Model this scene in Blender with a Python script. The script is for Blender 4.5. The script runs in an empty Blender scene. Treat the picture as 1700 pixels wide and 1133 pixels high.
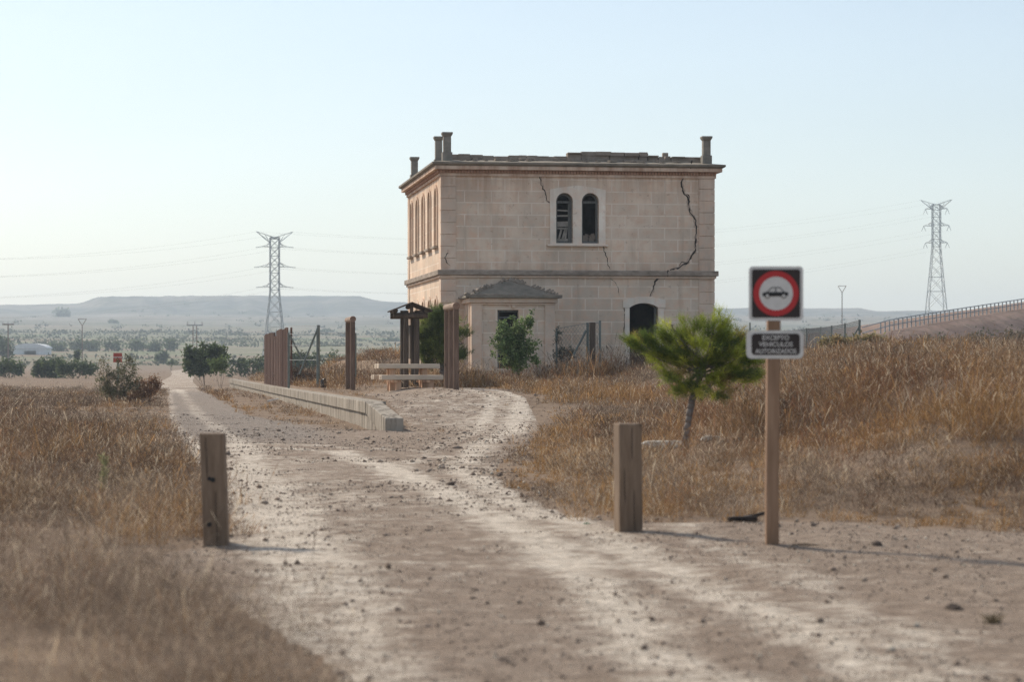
import bpy, bmesh, math, random
import numpy as np
from mathutils import Vector, Matrix
from mathutils.geometry import tessellate_polygon

SC = bpy.context.scene
COL = SC.collection
R = math.radians
rng = np.random.default_rng(7)
random.seed(7)

# ------------------------------------------------------------------ camera, sky, sun, exposure
F = 4014.0                      # focal length in pixels of the 1700 px wide photograph (85 mm)
HX, HY = 850.0, 600.0           # image centre column, horizon row
EYE = 1.6
YAW = math.atan(581.0 / F)      # the old railway (+Y) vanishes left of the centre
SA, CA = math.sin(YAW), math.cos(YAW)

cam_data = bpy.data.cameras.new('camera')
cam = bpy.data.objects.new('camera', cam_data)
COL.objects.link(cam)
cam.location = (0, 0, EYE)
cam.rotation_euler = (R(90), 0, -YAW)
cam_data.lens = 85.0
cam_data.sensor_width = 36.0
cam_data.shift_y = (600 - 566.5) / 1700
cam_data.clip_start = 0.5
cam_data.clip_end = 12000
cam_data.dof.use_dof = True
cam_data.dof.focus_distance = 84
cam_data.dof.aperture_fstop = 2.6
SC.camera = cam

SUN_AZ = 34.0                   # degrees left of +Y
SUN_EL = 36.0
world = bpy.data.worlds.new('World')
SC.world = world
world.use_nodes = True
wn = world.node_tree
bg = wn.nodes['Background']
sky = wn.nodes.new('ShaderNodeTexSky')
sky.sky_type = 'NISHITA'
sky.sun_disc = False
sky.sun_elevation = R(SUN_EL)
sky.sun_rotation = R(-SUN_AZ)
sky.air_density = 1.0
sky.dust_density = 0.7
sky.ozone_density = 1.0
wn.links.new(sky.outputs[0], bg.inputs[0])
bg.inputs[1].default_value = 0.05
veil = wn.nodes.new('ShaderNodeBackground')          # pale veil of high haze, added to even the sky and lift ambient fill
veil.inputs[0].default_value = (.875, .925, .985, 1)
veil.inputs[1].default_value = 0.20
vtc = wn.nodes.new('ShaderNodeTexCoord'); vmp = wn.nodes.new('ShaderNodeMapping'); vmp.inputs['Scale'].default_value = (3, 3, 14)
vmp.inputs['Rotation'].default_value = (0, .08, 0)
vno = wn.nodes.new('ShaderNodeTexNoise'); vno.inputs['Scale'].default_value = 1.3; vno.inputs['Detail'].default_value = 5
vmr = wn.nodes.new('ShaderNodeMapRange'); vmr.inputs[3].default_value = .142; vmr.inputs[4].default_value = .200
wn.links.new(vtc.outputs['Generated'], vmp.inputs[0]); wn.links.new(vmp.outputs[0], vno.inputs['Vector']); wn.links.new(vno.outputs[0], vmr.inputs[0]); wn.links.new(vmr.outputs[0], veil.inputs[1])
both = wn.nodes.new('ShaderNodeAddShader')
wn.links.new(bg.outputs[0], both.inputs[0]); wn.links.new(veil.outputs[0], both.inputs[1])
wn.links.new(both.outputs[0], wn.nodes['World Output'].inputs[0])

sun_data = bpy.data.lights.new('sun', 'SUN')
sun_data.energy = 2.7
sun_data.angle = R(5.0)
sun_data.color = (1.0, 0.90, 0.76)
sun = bpy.data.objects.new('sun', sun_data)
COL.objects.link(sun)
to_sun = Vector((-math.sin(R(SUN_AZ)) * math.cos(R(SUN_EL)), math.cos(R(SUN_AZ)) * math.cos(R(SUN_EL)), math.sin(R(SUN_EL))))
sun.rotation_euler = to_sun.to_track_quat('Z', 'Y').to_euler()
sun.location = (-20, 30, 60)

SC.view_settings.view_transform = 'Standard'
SC.view_settings.look = 'None'
SC.view_settings.exposure = 0.88
SC.view_settings.gamma = 1.0
SC.view_settings.use_curve_mapping = False
SC.render.engine = 'CYCLES'
SC.cycles.max_bounces = 6
SC.cycles.diffuse_bounces = 3
SC.cycles.transparent_max_bounces = 8
SC.cycles.volume_bounces = 0
SC.cycles.use_denoising = True
SC.cycles.denoising_prefilter = 'NONE'
SC.cycles.sample_clamp_indirect = 6.0

# ------------------------------------------------------------------ helpers: numbers
def sst(a, b, x):
    t = np.clip((np.asarray(x, float) - a) / (b - a), 0, 1)
    return t * t * (3 - 2 * t)

def vnoise(x, y, seed=0.0):
    x = np.asarray(x, float); y = np.asarray(y, float)
    ix, iy = np.floor(x), np.floor(y)
    fx, fy = x - ix, y - iy
    fx = fx * fx * (3 - 2 * fx); fy = fy * fy * (3 - 2 * fy)
    def h(a, b):
        v = np.sin(a * 127.1 + b * 311.7 + seed * 17.3) * 43758.5453
        return v - np.floor(v)
    return (h(ix, iy) * (1 - fx) + h(ix + 1, iy) * fx) * (1 - fy) + (h(ix, iy + 1) * (1 - fx) + h(ix + 1, iy + 1) * fx) * fy

def fbm(x, y, seed=0.0, o=4):
    s = 0; a = 0.5; t = 0
    for k in range(o):
        s = s + a * vnoise(x * 2 ** k, y * 2 ** k, seed + k * 3.1); t += a; a *= 0.5
    return s / t

def seg_dist(X, Y, pts):
    d = np.full(np.shape(X), 1e9)
    for (x0, y0), (x1, y1) in zip(pts[:-1], pts[1:]):
        dx, dy = x1 - x0, y1 - y0
        t = np.clip(((X - x0) * dx + (Y - y0) * dy) / (dx * dx + dy * dy), 0, 1)
        d = np.minimum(d, np.hypot(X - x0 - t * dx, Y - y0 - t * dy))
    return d

def inside(X, Y, poly):
    c = np.zeros(np.shape(X), bool)
    n = len(poly)
    for i in range(n):
        x0, y0 = poly[i]; x1, y1 = poly[(i + 1) % n]
        if y0 == y1: continue
        c ^= ((y0 > Y) != (y1 > Y)) & (X < (x1 - x0) * (Y - y0) / (y1 - y0) + x0)
    return c

# ------------------------------------------------------------------ terrain
RB = [(60, 18.5), (30, 19.5), (14, 21.0), (8.1, 22.0), (6.2, 23.6), (4.76, 23.4), (4.5, 25.3), (4.7, 28.8), (4.9, 33.4),
      (6.0, 39.6), (7.9, 48.8), (9.3, 57.2), (9.9, 63.4), (9.9, 68.6), (9.4, 72.5), (8.6, 76)]
RREG = RB + [(8.8, 82), (8.8, 240), (90, 240), (90, 18.0)]
LB = [(0.75, 4), (0.62, 10), (0.5, 13), (0.1, 16.2), (-0.45, 19.5), (-0.35, 20.6), (0.25, 22.6), (0.36, 24), (0.3, 32), (0.05, 46), (-0.15, 64), (-0.1, 107), (0, 180)]
ROAD = LB + [(2.6, 180), (2.7, 107), (2.9, 70), (4.4, 58), (4.75, 56.8), (5.2, 55), (5.4, 57), (5.6, 76), (8.6, 76)] + RB[::-1][1:] + [(60, 4)]
ROADLINE = ROAD + [ROAD[0]]
RIDGE_X = [-3000, -500, 0, 130, 165, 350, 600, 628, 690, 1190, 1430, 1448, 1700, 2200, 5000]
RIDGE_Y = [512, 510, 507, 504, 493, 491, 492, 500, 504, 512, 512, 517, 515, 512, 512]
BLD = (9.6, 19.9, 82.0, 97.5)

def ground_h(X, Y):
    X = np.asarray(X, float); Y = np.asarray(Y, float)
    r = np.hypot(X, Y)
    z = np.interp(r, [0, 110, 175, 500, 600, 700, 900, 1200, 1600, 2200, 2650], [0, 0, -.3, -.3, .4, 1.7, 6.3, 13, 22, 40, 50])
    depth = np.maximum(X * SA + Y * CA, 1e-3)
    px = np.where(Y > 0, HX + F * np.clip((X * CA - Y * SA) / depth, -1.4, 1.4), 5000)
    rx = px + 6 * (fbm(px / 30, r * 0, 5) - .5)
    zr = EYE + (600 - np.interp(rx, RIDGE_X, RIDGE_Y) + 2.4 * (fbm(px / 11, r * 0 + 3, 9) - .5)) / F * np.clip(depth, 2700, 3250)
    cl = sst(2560, 3000, r + 260 * (fbm(px / 60, r / 300, 2) - .5))
    z = np.where(r > 2300, z * (1 - cl) + zr * cl, z)
    z = z + np.where(r > 260, np.minimum((r - 260) * .0035, 6) * (fbm(X / 90, Y / 90, 1) - .5), 0) * (1 - sst(2600, 2900, r))
    # mound right of the track
    dR = np.where(inside(X, Y, RREG), seg_dist(X, Y, RB), 0)
    m = 1.62 * sst(0, 1, dR / 9.5 + 0.25 * sst(0, 3, dR) * (fbm(X / 5, Y / 5, 4) - .5))
    m = m + sst(.8, 4, dR) * (.5 * (fbm(X / 2.6, Y / 3.4, 14, 3) - .5) + .25 * (fbm(X / 6, Y / 8, 15, 2) - .5))
    m = m * (1 - sst(120, 165, Y))
    m = m * (1 - sst(60, 85, X))
    dx = np.maximum(np.maximum(BLD[0] - X, X - BLD[1]), 0); dy = np.maximum(np.maximum(BLD[2] - Y, Y - BLD[3]), 0)
    nb = (1 - sst(.5, 5.5, np.hypot(dx, dy))) * sst(5.6, 9, X)
    # platform terrace
    tx = sst(4.86, 5.02, X)
    t = sst(5.0, 5.2, X) * (.60 * sst(54.5, 65, Y) + .18 * sst(6, 8, X) * sst(60, 70, Y)) * (1 - sst(150, 178, Y)) * (1 - sst(70, 90, X))
    z = z + np.maximum(m * (1 - nb) + nb * 1.02 * sst(70, 81, Y) * (1 - sst(120, 165, Y)), t)
    # small unevenness, ruts
    near = 1 - sst(90, 220, r)
    z = z + near * (.10 * (fbm(X / 3.0, Y / 3.0, 11) - .5) * (1 - np.clip(tx * (Y > 50), 0, 1) * .6) + .06 * (fbm(X / .55, Y / .55, 12, 4) - .5))
    return z

def D2W(x, y, D):
    """a pixel of the photograph at camera depth D (m) -> place in the world"""
    u = (x - HX) / F
    return (D * (SA + u * CA), D * (CA - u * SA), EYE + (HY - y) / F * D)

DS = np.concatenate([np.arange(8, 240, .1), np.geomspace(240, 3300, 900)])
def hit(x, y):
    """where the line of sight through a pixel first meets the ground"""
    u = (x - HX) / F
    X = DS * (SA + u * CA); Y = DS * (CA - u * SA); Z = EYE + (HY - y) / F * DS
    k = np.argmax(Z <= ground_h(X, Y))
    return X[k], Y[k], DS[k]
def stand(x, D):
    u = (x - HX) / F
    X = D * (SA + u * CA); Y = D * (CA - u * SA)
    return Vector((X, Y, float(ground_h(X, Y))))

# ------------------------------------------------------------------ helpers: objects
def tag(o, label=None, cat=None, group=None, kind=None):
    if label: o['label'] = label
    if cat: o['category'] = cat
    if group: o['group'] = group
    if kind: o['kind'] = kind
    return o

def thing(name, label, cat, loc=(0, 0, 0), rz=0.0, group=None):
    o = bpy.data.objects.new(name, None)
    COL.objects.link(o)
    o.location = loc; o.rotation_euler = (0, 0, rz); o.empty_display_size = .2
    return tag(o, label, cat, group)

def link_mesh(name, me, mat, parent=None):
    me.name = name
    o = bpy.data.objects.new(name, me)
    COL.objects.link(o)
    if mat: me.materials.append(mat)
    if parent: o.parent = parent
    return o

def arr_mesh(name, V, faces, mat, parent=None, col=None, smooth=False):
    """faces: list of (n,k) int arrays (k = 3 or 4); col: (nverts,3) colours of the thing itself"""
    V = np.asarray(V, np.float32)
    me = bpy.data.meshes.new(name)
    loops = np.concatenate([f.reshape(-1) for f in faces]).astype(np.int32)
    tot = np.concatenate([np.full(len(f), f.shape[1]) for f in faces]).astype(np.int32)
    st = np.concatenate([[0], np.cumsum(tot)[:-1]]).astype(np.int32)
    me.vertices.add(len(V)); me.vertices.foreach_set('co', V.reshape(-1))
    me.loops.add(len(loops)); me.loops.foreach_set('vertex_index', loops)
    me.polygons.add(len(tot)); me.polygons.foreach_set('loop_start', st)
    try: me.polygons.foreach_set('loop_total', tot)
    except Exception: pass
    if smooth: me.polygons.foreach_set('use_smooth', np.ones(len(tot), bool))
    if col is not None:
        a = me.color_attributes.new('tint', 'FLOAT_COLOR', 'POINT')
        c = np.ones((len(V), 4), np.float32); c[:, :3] = col
        a.data.foreach_set('color', c.reshape(-1))
    me.update(calc_edges=True)
    return link_mesh(name, me, mat, parent)

class MB:
    """collects simple solids into one mesh; UVs are box-mapped in metres"""
    def __init__(s): s.v = []; s.f = []
    def add(s, vs, fs):
        b = len(s.v); s.v += [tuple(p) for p in vs]; s.f += [tuple(b + i for i in f) for f in fs]; return s
    def box(s, x0, x1, y0, y1, z0, z1, M=None):
        vs = [Vector((x, y, z)) for x in (x0, x1) for y in (y0, y1) for z in (z0, z1)]
        if M: vs = [M @ p for p in vs]
        return s.add(vs, [(0, 1, 3, 2), (4, 6, 7, 5), (0, 4, 5, 1), (2, 3, 7, 6), (0, 2, 6, 4), (1, 5, 7, 3)])
    def tube(s, p0, p1, r0, r1=None, n=8, caps=True):
        r1 = r0 if r1 is None else r1
        p0 = Vector(p0); p1 = Vector(p1); d = (p1 - p0).normalized()
        a = d.orthogonal().normalized(); b = d.cross(a)
        vs = []
        for p, r in ((p0, r0), (p1, r1)):
            for k in range(n):
                t = 2 * math.pi * (k + .5) / n
                vs.append(p + (a * math.cos(t) + b * math.sin(t)) * r)
        fs = [(k, (k + 1) % n, n + (k + 1) % n, n + k) for k in range(n)]
        if caps: fs += [tuple(range(n - 1, -1, -1)), tuple(range(n, 2 * n))]
        return s.add(vs, fs)
    def path(s, pts, radii, n=7):
        for (p, q), (r, t) in zip(zip(pts[:-1], pts[1:]), zip(radii[:-1], radii[1:])): s.tube(p, q, r, t, n)
        return s
    def prism(s, poly, y0, y1, M=None):
        """polygon in x,z extruded along y (counter-clockwise seen from -y)"""
        n = len(poly)
        vs = [Vector((x, y0, z)) for x, z in poly] + [Vector((x, y1, z)) for x, z in poly]
        if M: vs = [M @ p for p in vs]
        return s.add(vs, [tuple(range(n)), tuple(range(2 * n - 1, n - 1, -1))] + [(i, n + i, n + (i + 1) % n, (i + 1) % n) for i in range(n)])
    def panel(s, outer, holes, y0, y1, M=None):
        """wall in x,z with through-holes, from y0 (front) to y1 (back)"""
        loops = [outer] + holes
        flat = [p for l in loops for p in l]
        tris = tessellate_polygon([[Vector((x, z, 0)) for x, z in l] for l in loops])
        n = len(flat)
        vs = [Vector((x, y0, z)) for x, z in flat] + [Vector((x, y1, z)) for x, z in flat]
        if M: vs = [M @ p for p in vs]
        fs = []
        for t in tris:
            (ax, az), (bx, bz), (cx, cz) = flat[t[0]], flat[t[1]], flat[t[2]]
            ccw = (bx - ax) * (cz - az) - (bz - az) * (cx - ax) > 0
            t = t if ccw else t[::-1]
            fs.append(tuple(t)); fs.append(tuple(n + i for i in t[::-1]))
        b = 0
        for l in loops:
            m = len(l)
            for i in range(m): fs.append((b + i, n + b + i, n + b + (i + 1) % m, b + (i + 1) % m))
            b += m
        return s.add(vs, fs)
    def build(s, name, mat, parent=None, bevel=0.0, smooth=False):
        me = bpy.data.meshes.new(name)
        me.from_pydata([tuple(p) for p in s.v], [], s.f)
        bm = bmesh.new(); bm.from_mesh(me)
        bmesh.ops.recalc_face_normals(bm, faces=bm.faces)
        uv = bm.loops.layers.uv.new('UVMap')
        for f in bm.faces:
            n = f.normal
            for l in f.loops:
                c = l.vert.co
                l[uv].uv = (c.x, c.y) if abs(n.z) > .8 else ((c.y, c.z) if abs(n.x) > abs(n.y) else (c.x, c.z))
            f.smooth = smooth
        bm.to_mesh(me); bm.free()
        o = link_mesh(name, me, mat, parent)
        if bevel:
            md = o.modifiers.new('bevel', 'BEVEL'); md.width = bevel; md.segments = 2; md.limit_method = 'ANGLE'; md.angle_limit = R(35)
        return o

def arch(x0, x1, z0, zs, rise, n=10):
    """opening outline: jambs from z0 to the springing zs, then a round or segmental head"""
    w = (x1 - x0) / 2; c = (x0 + x1) / 2
    pts = [(x0, z0), (x1, z0)]
    if rise >= w * .98:
        pts += [(c + w * math.cos(math.pi * k / n), zs + rise * math.sin(math.pi * k / n)) for k in range(n + 1)]
    else:
        rad = (w * w + rise * rise) / (2 * rise); a = math.asin(w / rad)
        pts += [(c + rad * math.sin(a - 2 * a * k / n), zs + rise - rad + rad * math.cos(a - 2 * a * k / n)) for k in range(n + 1)]
    return pts

# ------------------------------------------------------------------ helpers: materials
class Mat:
    def __init__(s, name, rough=.9, spec=.2):
        s.m = bpy.data.materials.new(name); s.m.use_nodes = True
        s.t = s.m.node_tree; s.b = s.t.nodes['Principled BSDF']; s.o = s.t.nodes['Material Output']
        s.b.inputs['Roughness'].default_value = rough
        s.b.inputs['Specular IOR Level'].default_value = spec
    def put(s, sock, v):
        if hasattr(v, 'is_linked') or isinstance(v, bpy.types.NodeSocket): s.t.links.new(v, sock)
        else:
            if isinstance(v, (tuple, list)) and len(v) == 3 and sock.type == 'RGBA': v = (*v, 1)
            sock.default_value = v
    def n(s, typ, out=0, **kw):
        nd = s.t.nodes.new(typ)
        for k, v in kw.items():
            if k.startswith('p_'): setattr(nd, k[2:], v)
            elif k.startswith('i') and k[1:].isdigit(): s.put(nd.inputs[int(k[1:])], v)
            else: s.put(nd.inputs[k.replace('_', ' ')], v)
        return nd.outputs[out]
    def mix(s, f, a, b, mode='MIX'):
        nd = s.t.nodes.new('ShaderNodeMix'); nd.data_type = 'RGBA'; nd.blend_type = mode
        s.put(nd.inputs[0], f); s.put(nd.inputs[6], a); s.put(nd.inputs[7], b)
        return nd.outputs[2]
    def math(s, op, a, b=0.0, clamp=False):
        nd = s.t.nodes.new('ShaderNodeMath'); nd.operation = op; nd.use_clamp = clamp
        s.put(nd.inputs[0], a); s.put(nd.inputs[1], b); return nd.outputs[0]
    def ramp(s, f, stops):
        nd = s.t.nodes.new('ShaderNodeValToRGB'); s.put(nd.inputs[0], f)
        el = nd.color_ramp.elements
        while len(el) < len(stops): el.new(.5)
        for e, (p, c) in zip(el, stops):
            e.position = p; e.color = (*c, 1) if isinstance(c, tuple) else (c, c, c, 1)
        return nd.outputs[0]
    def pos(s, scale=(1, 1, 1), kind='Object'):
        c = s.n('ShaderNodeTexCoord', {'Generated': 0, 'Normal': 1, 'UV': 2, 'Object': 3}[kind])
        return s.n('ShaderNodeMapping', Vector=c, Scale=scale)
    def geo(s, scale=(1, 1, 1)):
        return s.n('ShaderNodeMapping', Vector=s.n('ShaderNodeNewGeometry', 0), Scale=scale)
    def noise(s, vec, scale, detail=4, rough=.55, dist=0.0):
        return s.n('ShaderNodeTexNoise', 0, Vector=vec, Scale=scale, Detail=detail, Roughness=rough, Distortion=dist)
    def attr(s, name, out=0):
        nd = s.t.nodes.new('ShaderNodeAttribute'); nd.attribute_name = name; return nd.outputs[out]
    def bump(s, h, strength=.4, dist=.02):
        nd = s.t.nodes.new('ShaderNodeBump'); nd.inputs['Strength'].default_value = strength; nd.inputs['Distance'].default_value = dist
        s.put(nd.inputs['Height'], h); s.t.links.new(nd.outputs[0], s.b.inputs['Normal'])
    def color(s, c): s.put(s.b.inputs['Base Color'], c); return s

def m_stone(name, base, blocks=True, light=(.88, .78, .67)):
    m = Mat(name, .95, .1)
    p = m.geo(); uv = m.pos(kind='UV')
    big = m.noise(p, .55, 5, .6); mid = m.noise(p, 2.7, 6, .65); fine = m.noise(p, 22, 4, .6)
    streak = m.noise(m.geo((2.2, 2.2, .25)), 1.0, 4, .6)
    c = m.mix(m.ramp(big, [(.3, 0.0), (.7, 1.0)]), tuple(v * .74 for v in base), tuple(v * 1.16 for v in base))
    c = m.mix(m.math('MULTIPLY', m.ramp(mid, [(.45, 0.0), (.7, 1.0)]), .75), c, (base[0] * .98, base[1] * .82, base[2] * .74))
    if blocks:
        br = m.t.nodes.new('ShaderNodeTexBrick')
        m.t.links.new(m.n('ShaderNodeMapping', Vector=uv, Location=(.14, .11, 0)), br.inputs['Vector'])
        br.inputs['Scale'].default_value = 1; br.inputs['Brick Width'].default_value = .962; br.inputs['Row Height'].default_value = .422
        br.inputs['Mortar Size'].default_value = .022; br.inputs['Mortar Smooth'].default_value = .25
        br.inputs['Color1'].default_value = (.94, .94, .94, 1); br.inputs['Color2'].default_value = (1.05, 1.03, 1.01, 1)
        br.inputs['Mortar'].default_value = (1, 1, 1, 1)
        c = m.mix(1.0, c, br.outputs[0], 'MULTIPLY')
        mort = m.math('MULTIPLY', br.outputs[1], m.ramp(mid, [(.3, .25), (.62, 1.0)]))
        c = m.mix(m.math('MULTIPLY', mort, .66), c, light)
    st = m.ramp(streak, [(.55, 0.0), (.78, 1.0)])
    c = m.mix(m.math('MULTIPLY', st, .55), c, (base[0] * .55, base[1] * .50, base[2] * .46))
    ero = m.ramp(m.noise(p, 5.5, 8, .7), [(.60, 0.0), (.65, 1.0)])
    c = m.mix(m.math('MULTIPLY', ero, .6), c, (base[0] * .66, base[1] * .58, base[2] * .54))
    sp_ = m.t.nodes.new('ShaderNodeSeparateXYZ'); m.t.links.new(m.n('ShaderNodeNewGeometry', 0), sp_.inputs[0])
    run = m.noise(m.geo((1.7, 1.7, .12)), 1.3, 5, .65)
    for z0, z1, k_ in ((7.15, 8.22, .75), (3.9, 5.35, .5)):
        band = m.n('ShaderNodeMapRange', 0, Value=sp_.outputs[2], i1=z0, i2=z1, i3=0.0, i4=1.0) if z1 > 6 else m.math('MULTIPLY', m.n('ShaderNodeMapRange', 0, Value=sp_.outputs[2], i1=z1, i2=4.75, i3=0.0, i4=1.0), m.math('GREATER_THAN', sp_.outputs[2], 4.6))
        c = m.mix(m.math('MULTIPLY', m.math('MULTIPLY', band, m.ramp(run, [(.42, 0.0), (.62, 1.0)])), k_), c, (base[0] * .58, base[1] * .44, base[2] * .37))
    m.color(c)
    h = m.math('ADD', m.math('MULTIPLY', fine, .35), mid)
    if blocks: h = m.math('SUBTRACT', h, m.math('MULTIPLY', br.outputs[1], .35))
    m.bump(m.math('SUBTRACT', h, m.math('MULTIPLY', ero, .5)), .35, .02)
    return m.m

def m_plain(name, c0, c1, scale=3.0, stretch=(1, 1, 1), rough=.85, bump=.3, spec=.2, metal=0.0, detail=6, dist=.01):
    m = Mat(name, rough, spec)
    nz = m.noise(m.pos(stretch), scale, detail, .65)
    m.color(m.mix(m.ramp(nz, [(.32, 0.0), (.68, 1.0)]), c0, c1))
    m.b.inputs['Metallic'].default_value = metal
    if bump: m.bump(nz, bump, dist)
    return m.m

def m_wood(name, c0, c1, axis=2, knots=True, rough=.85):
    m = Mat(name, rough, .15)
    sc = [9, 9, 9]; sc[axis] = .7
    g = m.noise(m.pos(tuple(sc)), 2.2, 7, .7, .6)
    sc2 = [2.5, 2.5, 2.5]; sc2[axis] = .8
    b = m.noise(m.pos(tuple(sc2)), 1.5, 3)
    c = m.mix(m.ramp(g, [(.3, 0.0), (.7, 1.0)]), c0, c1)
    c = m.mix(m.ramp(b, [(.35, 0.0), (.75, .6)]), c, tuple(v * .6 for v in c0))
    if knots:
        vo = m.t.nodes.new('ShaderNodeTexVoronoi'); vs = [3.3, 3.3, 3.3]; vs[axis] = 2.2
        m.t.links.new(m.pos(tuple(vs)), vo.inputs['Vector']); vo.inputs['Scale'].default_value = 1.0
        k = m.ramp(vo.outputs['Distance'], [(.07, 1.0), (.14, 0.0)])
        c = m.mix(m.math('MULTIPLY', k, .8), c, tuple(v * .35 for v in c0))
    m.color(c); m.bump(g, .5, .006)
    return m.m

def m_leaf(name, trans=.4, rough=.7):
    m = Mat(name, rough, .15)
    c = m.attr('tint')
    m.color(c)
    tr = m.t.nodes.new('ShaderNodeBsdfTranslucent'); m.t.links.new(c, tr.inputs[0])
    mx = m.t.nodes.new('ShaderNodeMixShader'); mx.inputs[0].default_value = trans
    m.t.links.new(m.b.outputs[0], mx.inputs[1]); m.t.links.new(tr.outputs[0], mx.inputs[2]); m.t.links.new(mx.outputs[0], m.o.inputs[0])
    return m.m

def m_flat(name, c, rough=.6, spec=.3, metal=0.0):
    m = Mat(name, rough, spec); m.color(c); m.b.inputs['Metallic'].default_value = metal
    nz = m.noise(m.pos(), 14, 4)
    m.color(m.mix(m.ramp(nz, [(.3, 0.0), (.7, 1.0)]), tuple(v * .9 for v in c), tuple(min(1, v * 1.05) for v in c)))
    return m.m

STONE = (.72, .585, .46)
M_WALL = m_stone('stucco blocks', STONE)
M_TRIM = m_stone('plain stucco', (.71, .565, .445), blocks=False)
M_SURR = m_stone('pale window stone', (.84, .745, .63), blocks=False)
M_BAND = m_plain('weathered band', (.19, .155, .12), (.42, .34, .275), 2.6, (1, 1, 2))
M_ROOF = m_plain('grey roof mortar', (.15, .132, .105), (.28, .24, .19), 2.2)
M_RUBBLE = m_plain('broken roof stone', (.20, .165, .13), (.34, .28, .23), 3.0)
M_TERRA = m_plain('terracotta dentils', (.33, .17, .10), (.45, .27, .18), 4.0)
M_CHIM = m_plain('grey chimney stone', (.17, .155, .13), (.30, .27, .23), 3.2)
M_CRACK_SHADE = m_plain('crack_strip', (.025, .02, .017), (.06, .045, .035), 8.0, bump=0)  # near-black colour stands in for the shade inside cracks and splits
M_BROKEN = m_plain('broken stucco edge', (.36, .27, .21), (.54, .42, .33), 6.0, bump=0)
M_SHUT = m_plain('grey shutter paint', (.10, .105, .10), (.20, .20, .19), 5.0, (6, 6, 1))
M_SHUTL = m_plain('pale weathered louvre wood', (.20, .185, .16), (.36, .33, .29), 5.0)
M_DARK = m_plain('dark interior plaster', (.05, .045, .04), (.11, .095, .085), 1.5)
M_CONC = None
M_BOLL = m_wood('weathered square timber', (.155, .106, .072), (.285, .208, .148))
M_POST = m_wood('brown sign timber', (.24, .145, .09), (.36, .235, .155), knots=False)
M_LOG = m_wood('brown treated log', (.135, .085, .06), (.26, .175, .13), knots=True)
M_LOGEND = m_plain('log end grain', (.20, .12, .08), (.34, .22, .16), 12)
M_LOGY = m_wood('brown lying log', (.22, .15, .11), (.40, .30, .23), axis=1, knots=False)
M_KIOSK = m_wood('dark kiosk timber', (.075, .055, .042), (.15, .115, .09), knots=False)
M_PALE = m_wood('pale picnic timber', (.56, .45, .34), (.70, .59, .47), axis=0, knots=True)
M_PALEV = m_wood('warm lit picnic timber', (.60, .36, .22), (.78, .52, .35), axis=2, knots=False)  # leg colour raised to orange, carrying the warm light on the legs
M_RUST = m_plain('rusty sheet', (.085, .045, .034), (.165, .095, .07), 2.4, (3, 3, .35))
M_GREEN = m_plain('green grey steel', (.10, .125, .115), (.17, .195, .18), 6.0, rough=.5, bump=.05, spec=.5)
M_STEEL = m_plain('galvanised steel', (.20, .22, .23), (.30, .32, .33), 6.0, rough=.5, bump=0, spec=.5)
M_WIRE = m_plain('thin wire', (.14, .15, .15), (.20, .21, .21), 9.0, rough=.5, bump=0)
M_BARK = m_wood('grey pine bark', (.14, .115, .10), (.28, .24, .215), knots=False)
M_TWIG = m_plain('dry twig', (.14, .10, .07), (.26, .19, .13), 5.0)
M_LEAF = m_leaf('leaves', .35)
M_NEEDLE = m_leaf('pine needles', .40)
M_GRASS = m_leaf('dry grass blades', .45, .8)
M_WHITE = m_flat('white sign sheet', (.62, .60, .57), .4)
M_SIGNDARK = m_flat('dark brown sign sheet', (.030, .020, .019), .4)
M_RED = m_flat('red sign ring', (.46, .028, .030), .4)
M_BLACK = m_flat('black print', (.018, .018, .018), .5)
M_PALESTONE = m_plain('pale limestone', (.42, .38, .32), (.66, .62, .54), 5.0)
M_STONES = m_leaf('road stones', 0.0, .95)

def m_conc():
    m = Mat('stained platform concrete', .92, .15)
    g = m.noise(m.geo((3.2, 3.2, .30)), 2.0, 6, .65)
    b = m.noise(m.geo(), 1.2, 5, .6); f = m.noise(m.geo(), 26, 4)
    c = m.mix(m.ramp(b, [(.3, 0.0), (.7, 1.0)]), (.30, .255, .20), (.45, .395, .325))
    c = m.mix(m.math('MULTIPLY', m.ramp(g, [(.46, 0.0), (.60, 1.0)]), .85), c, (.115, .095, .073))
    c = m.mix(m.math('MULTIPLY', f, .25), c, (.2, .17, .14)); m.color(c)
    m.bump(m.math('ADD', f, g), .3, .01); return m.m
M_CONC = m_conc()

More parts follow.
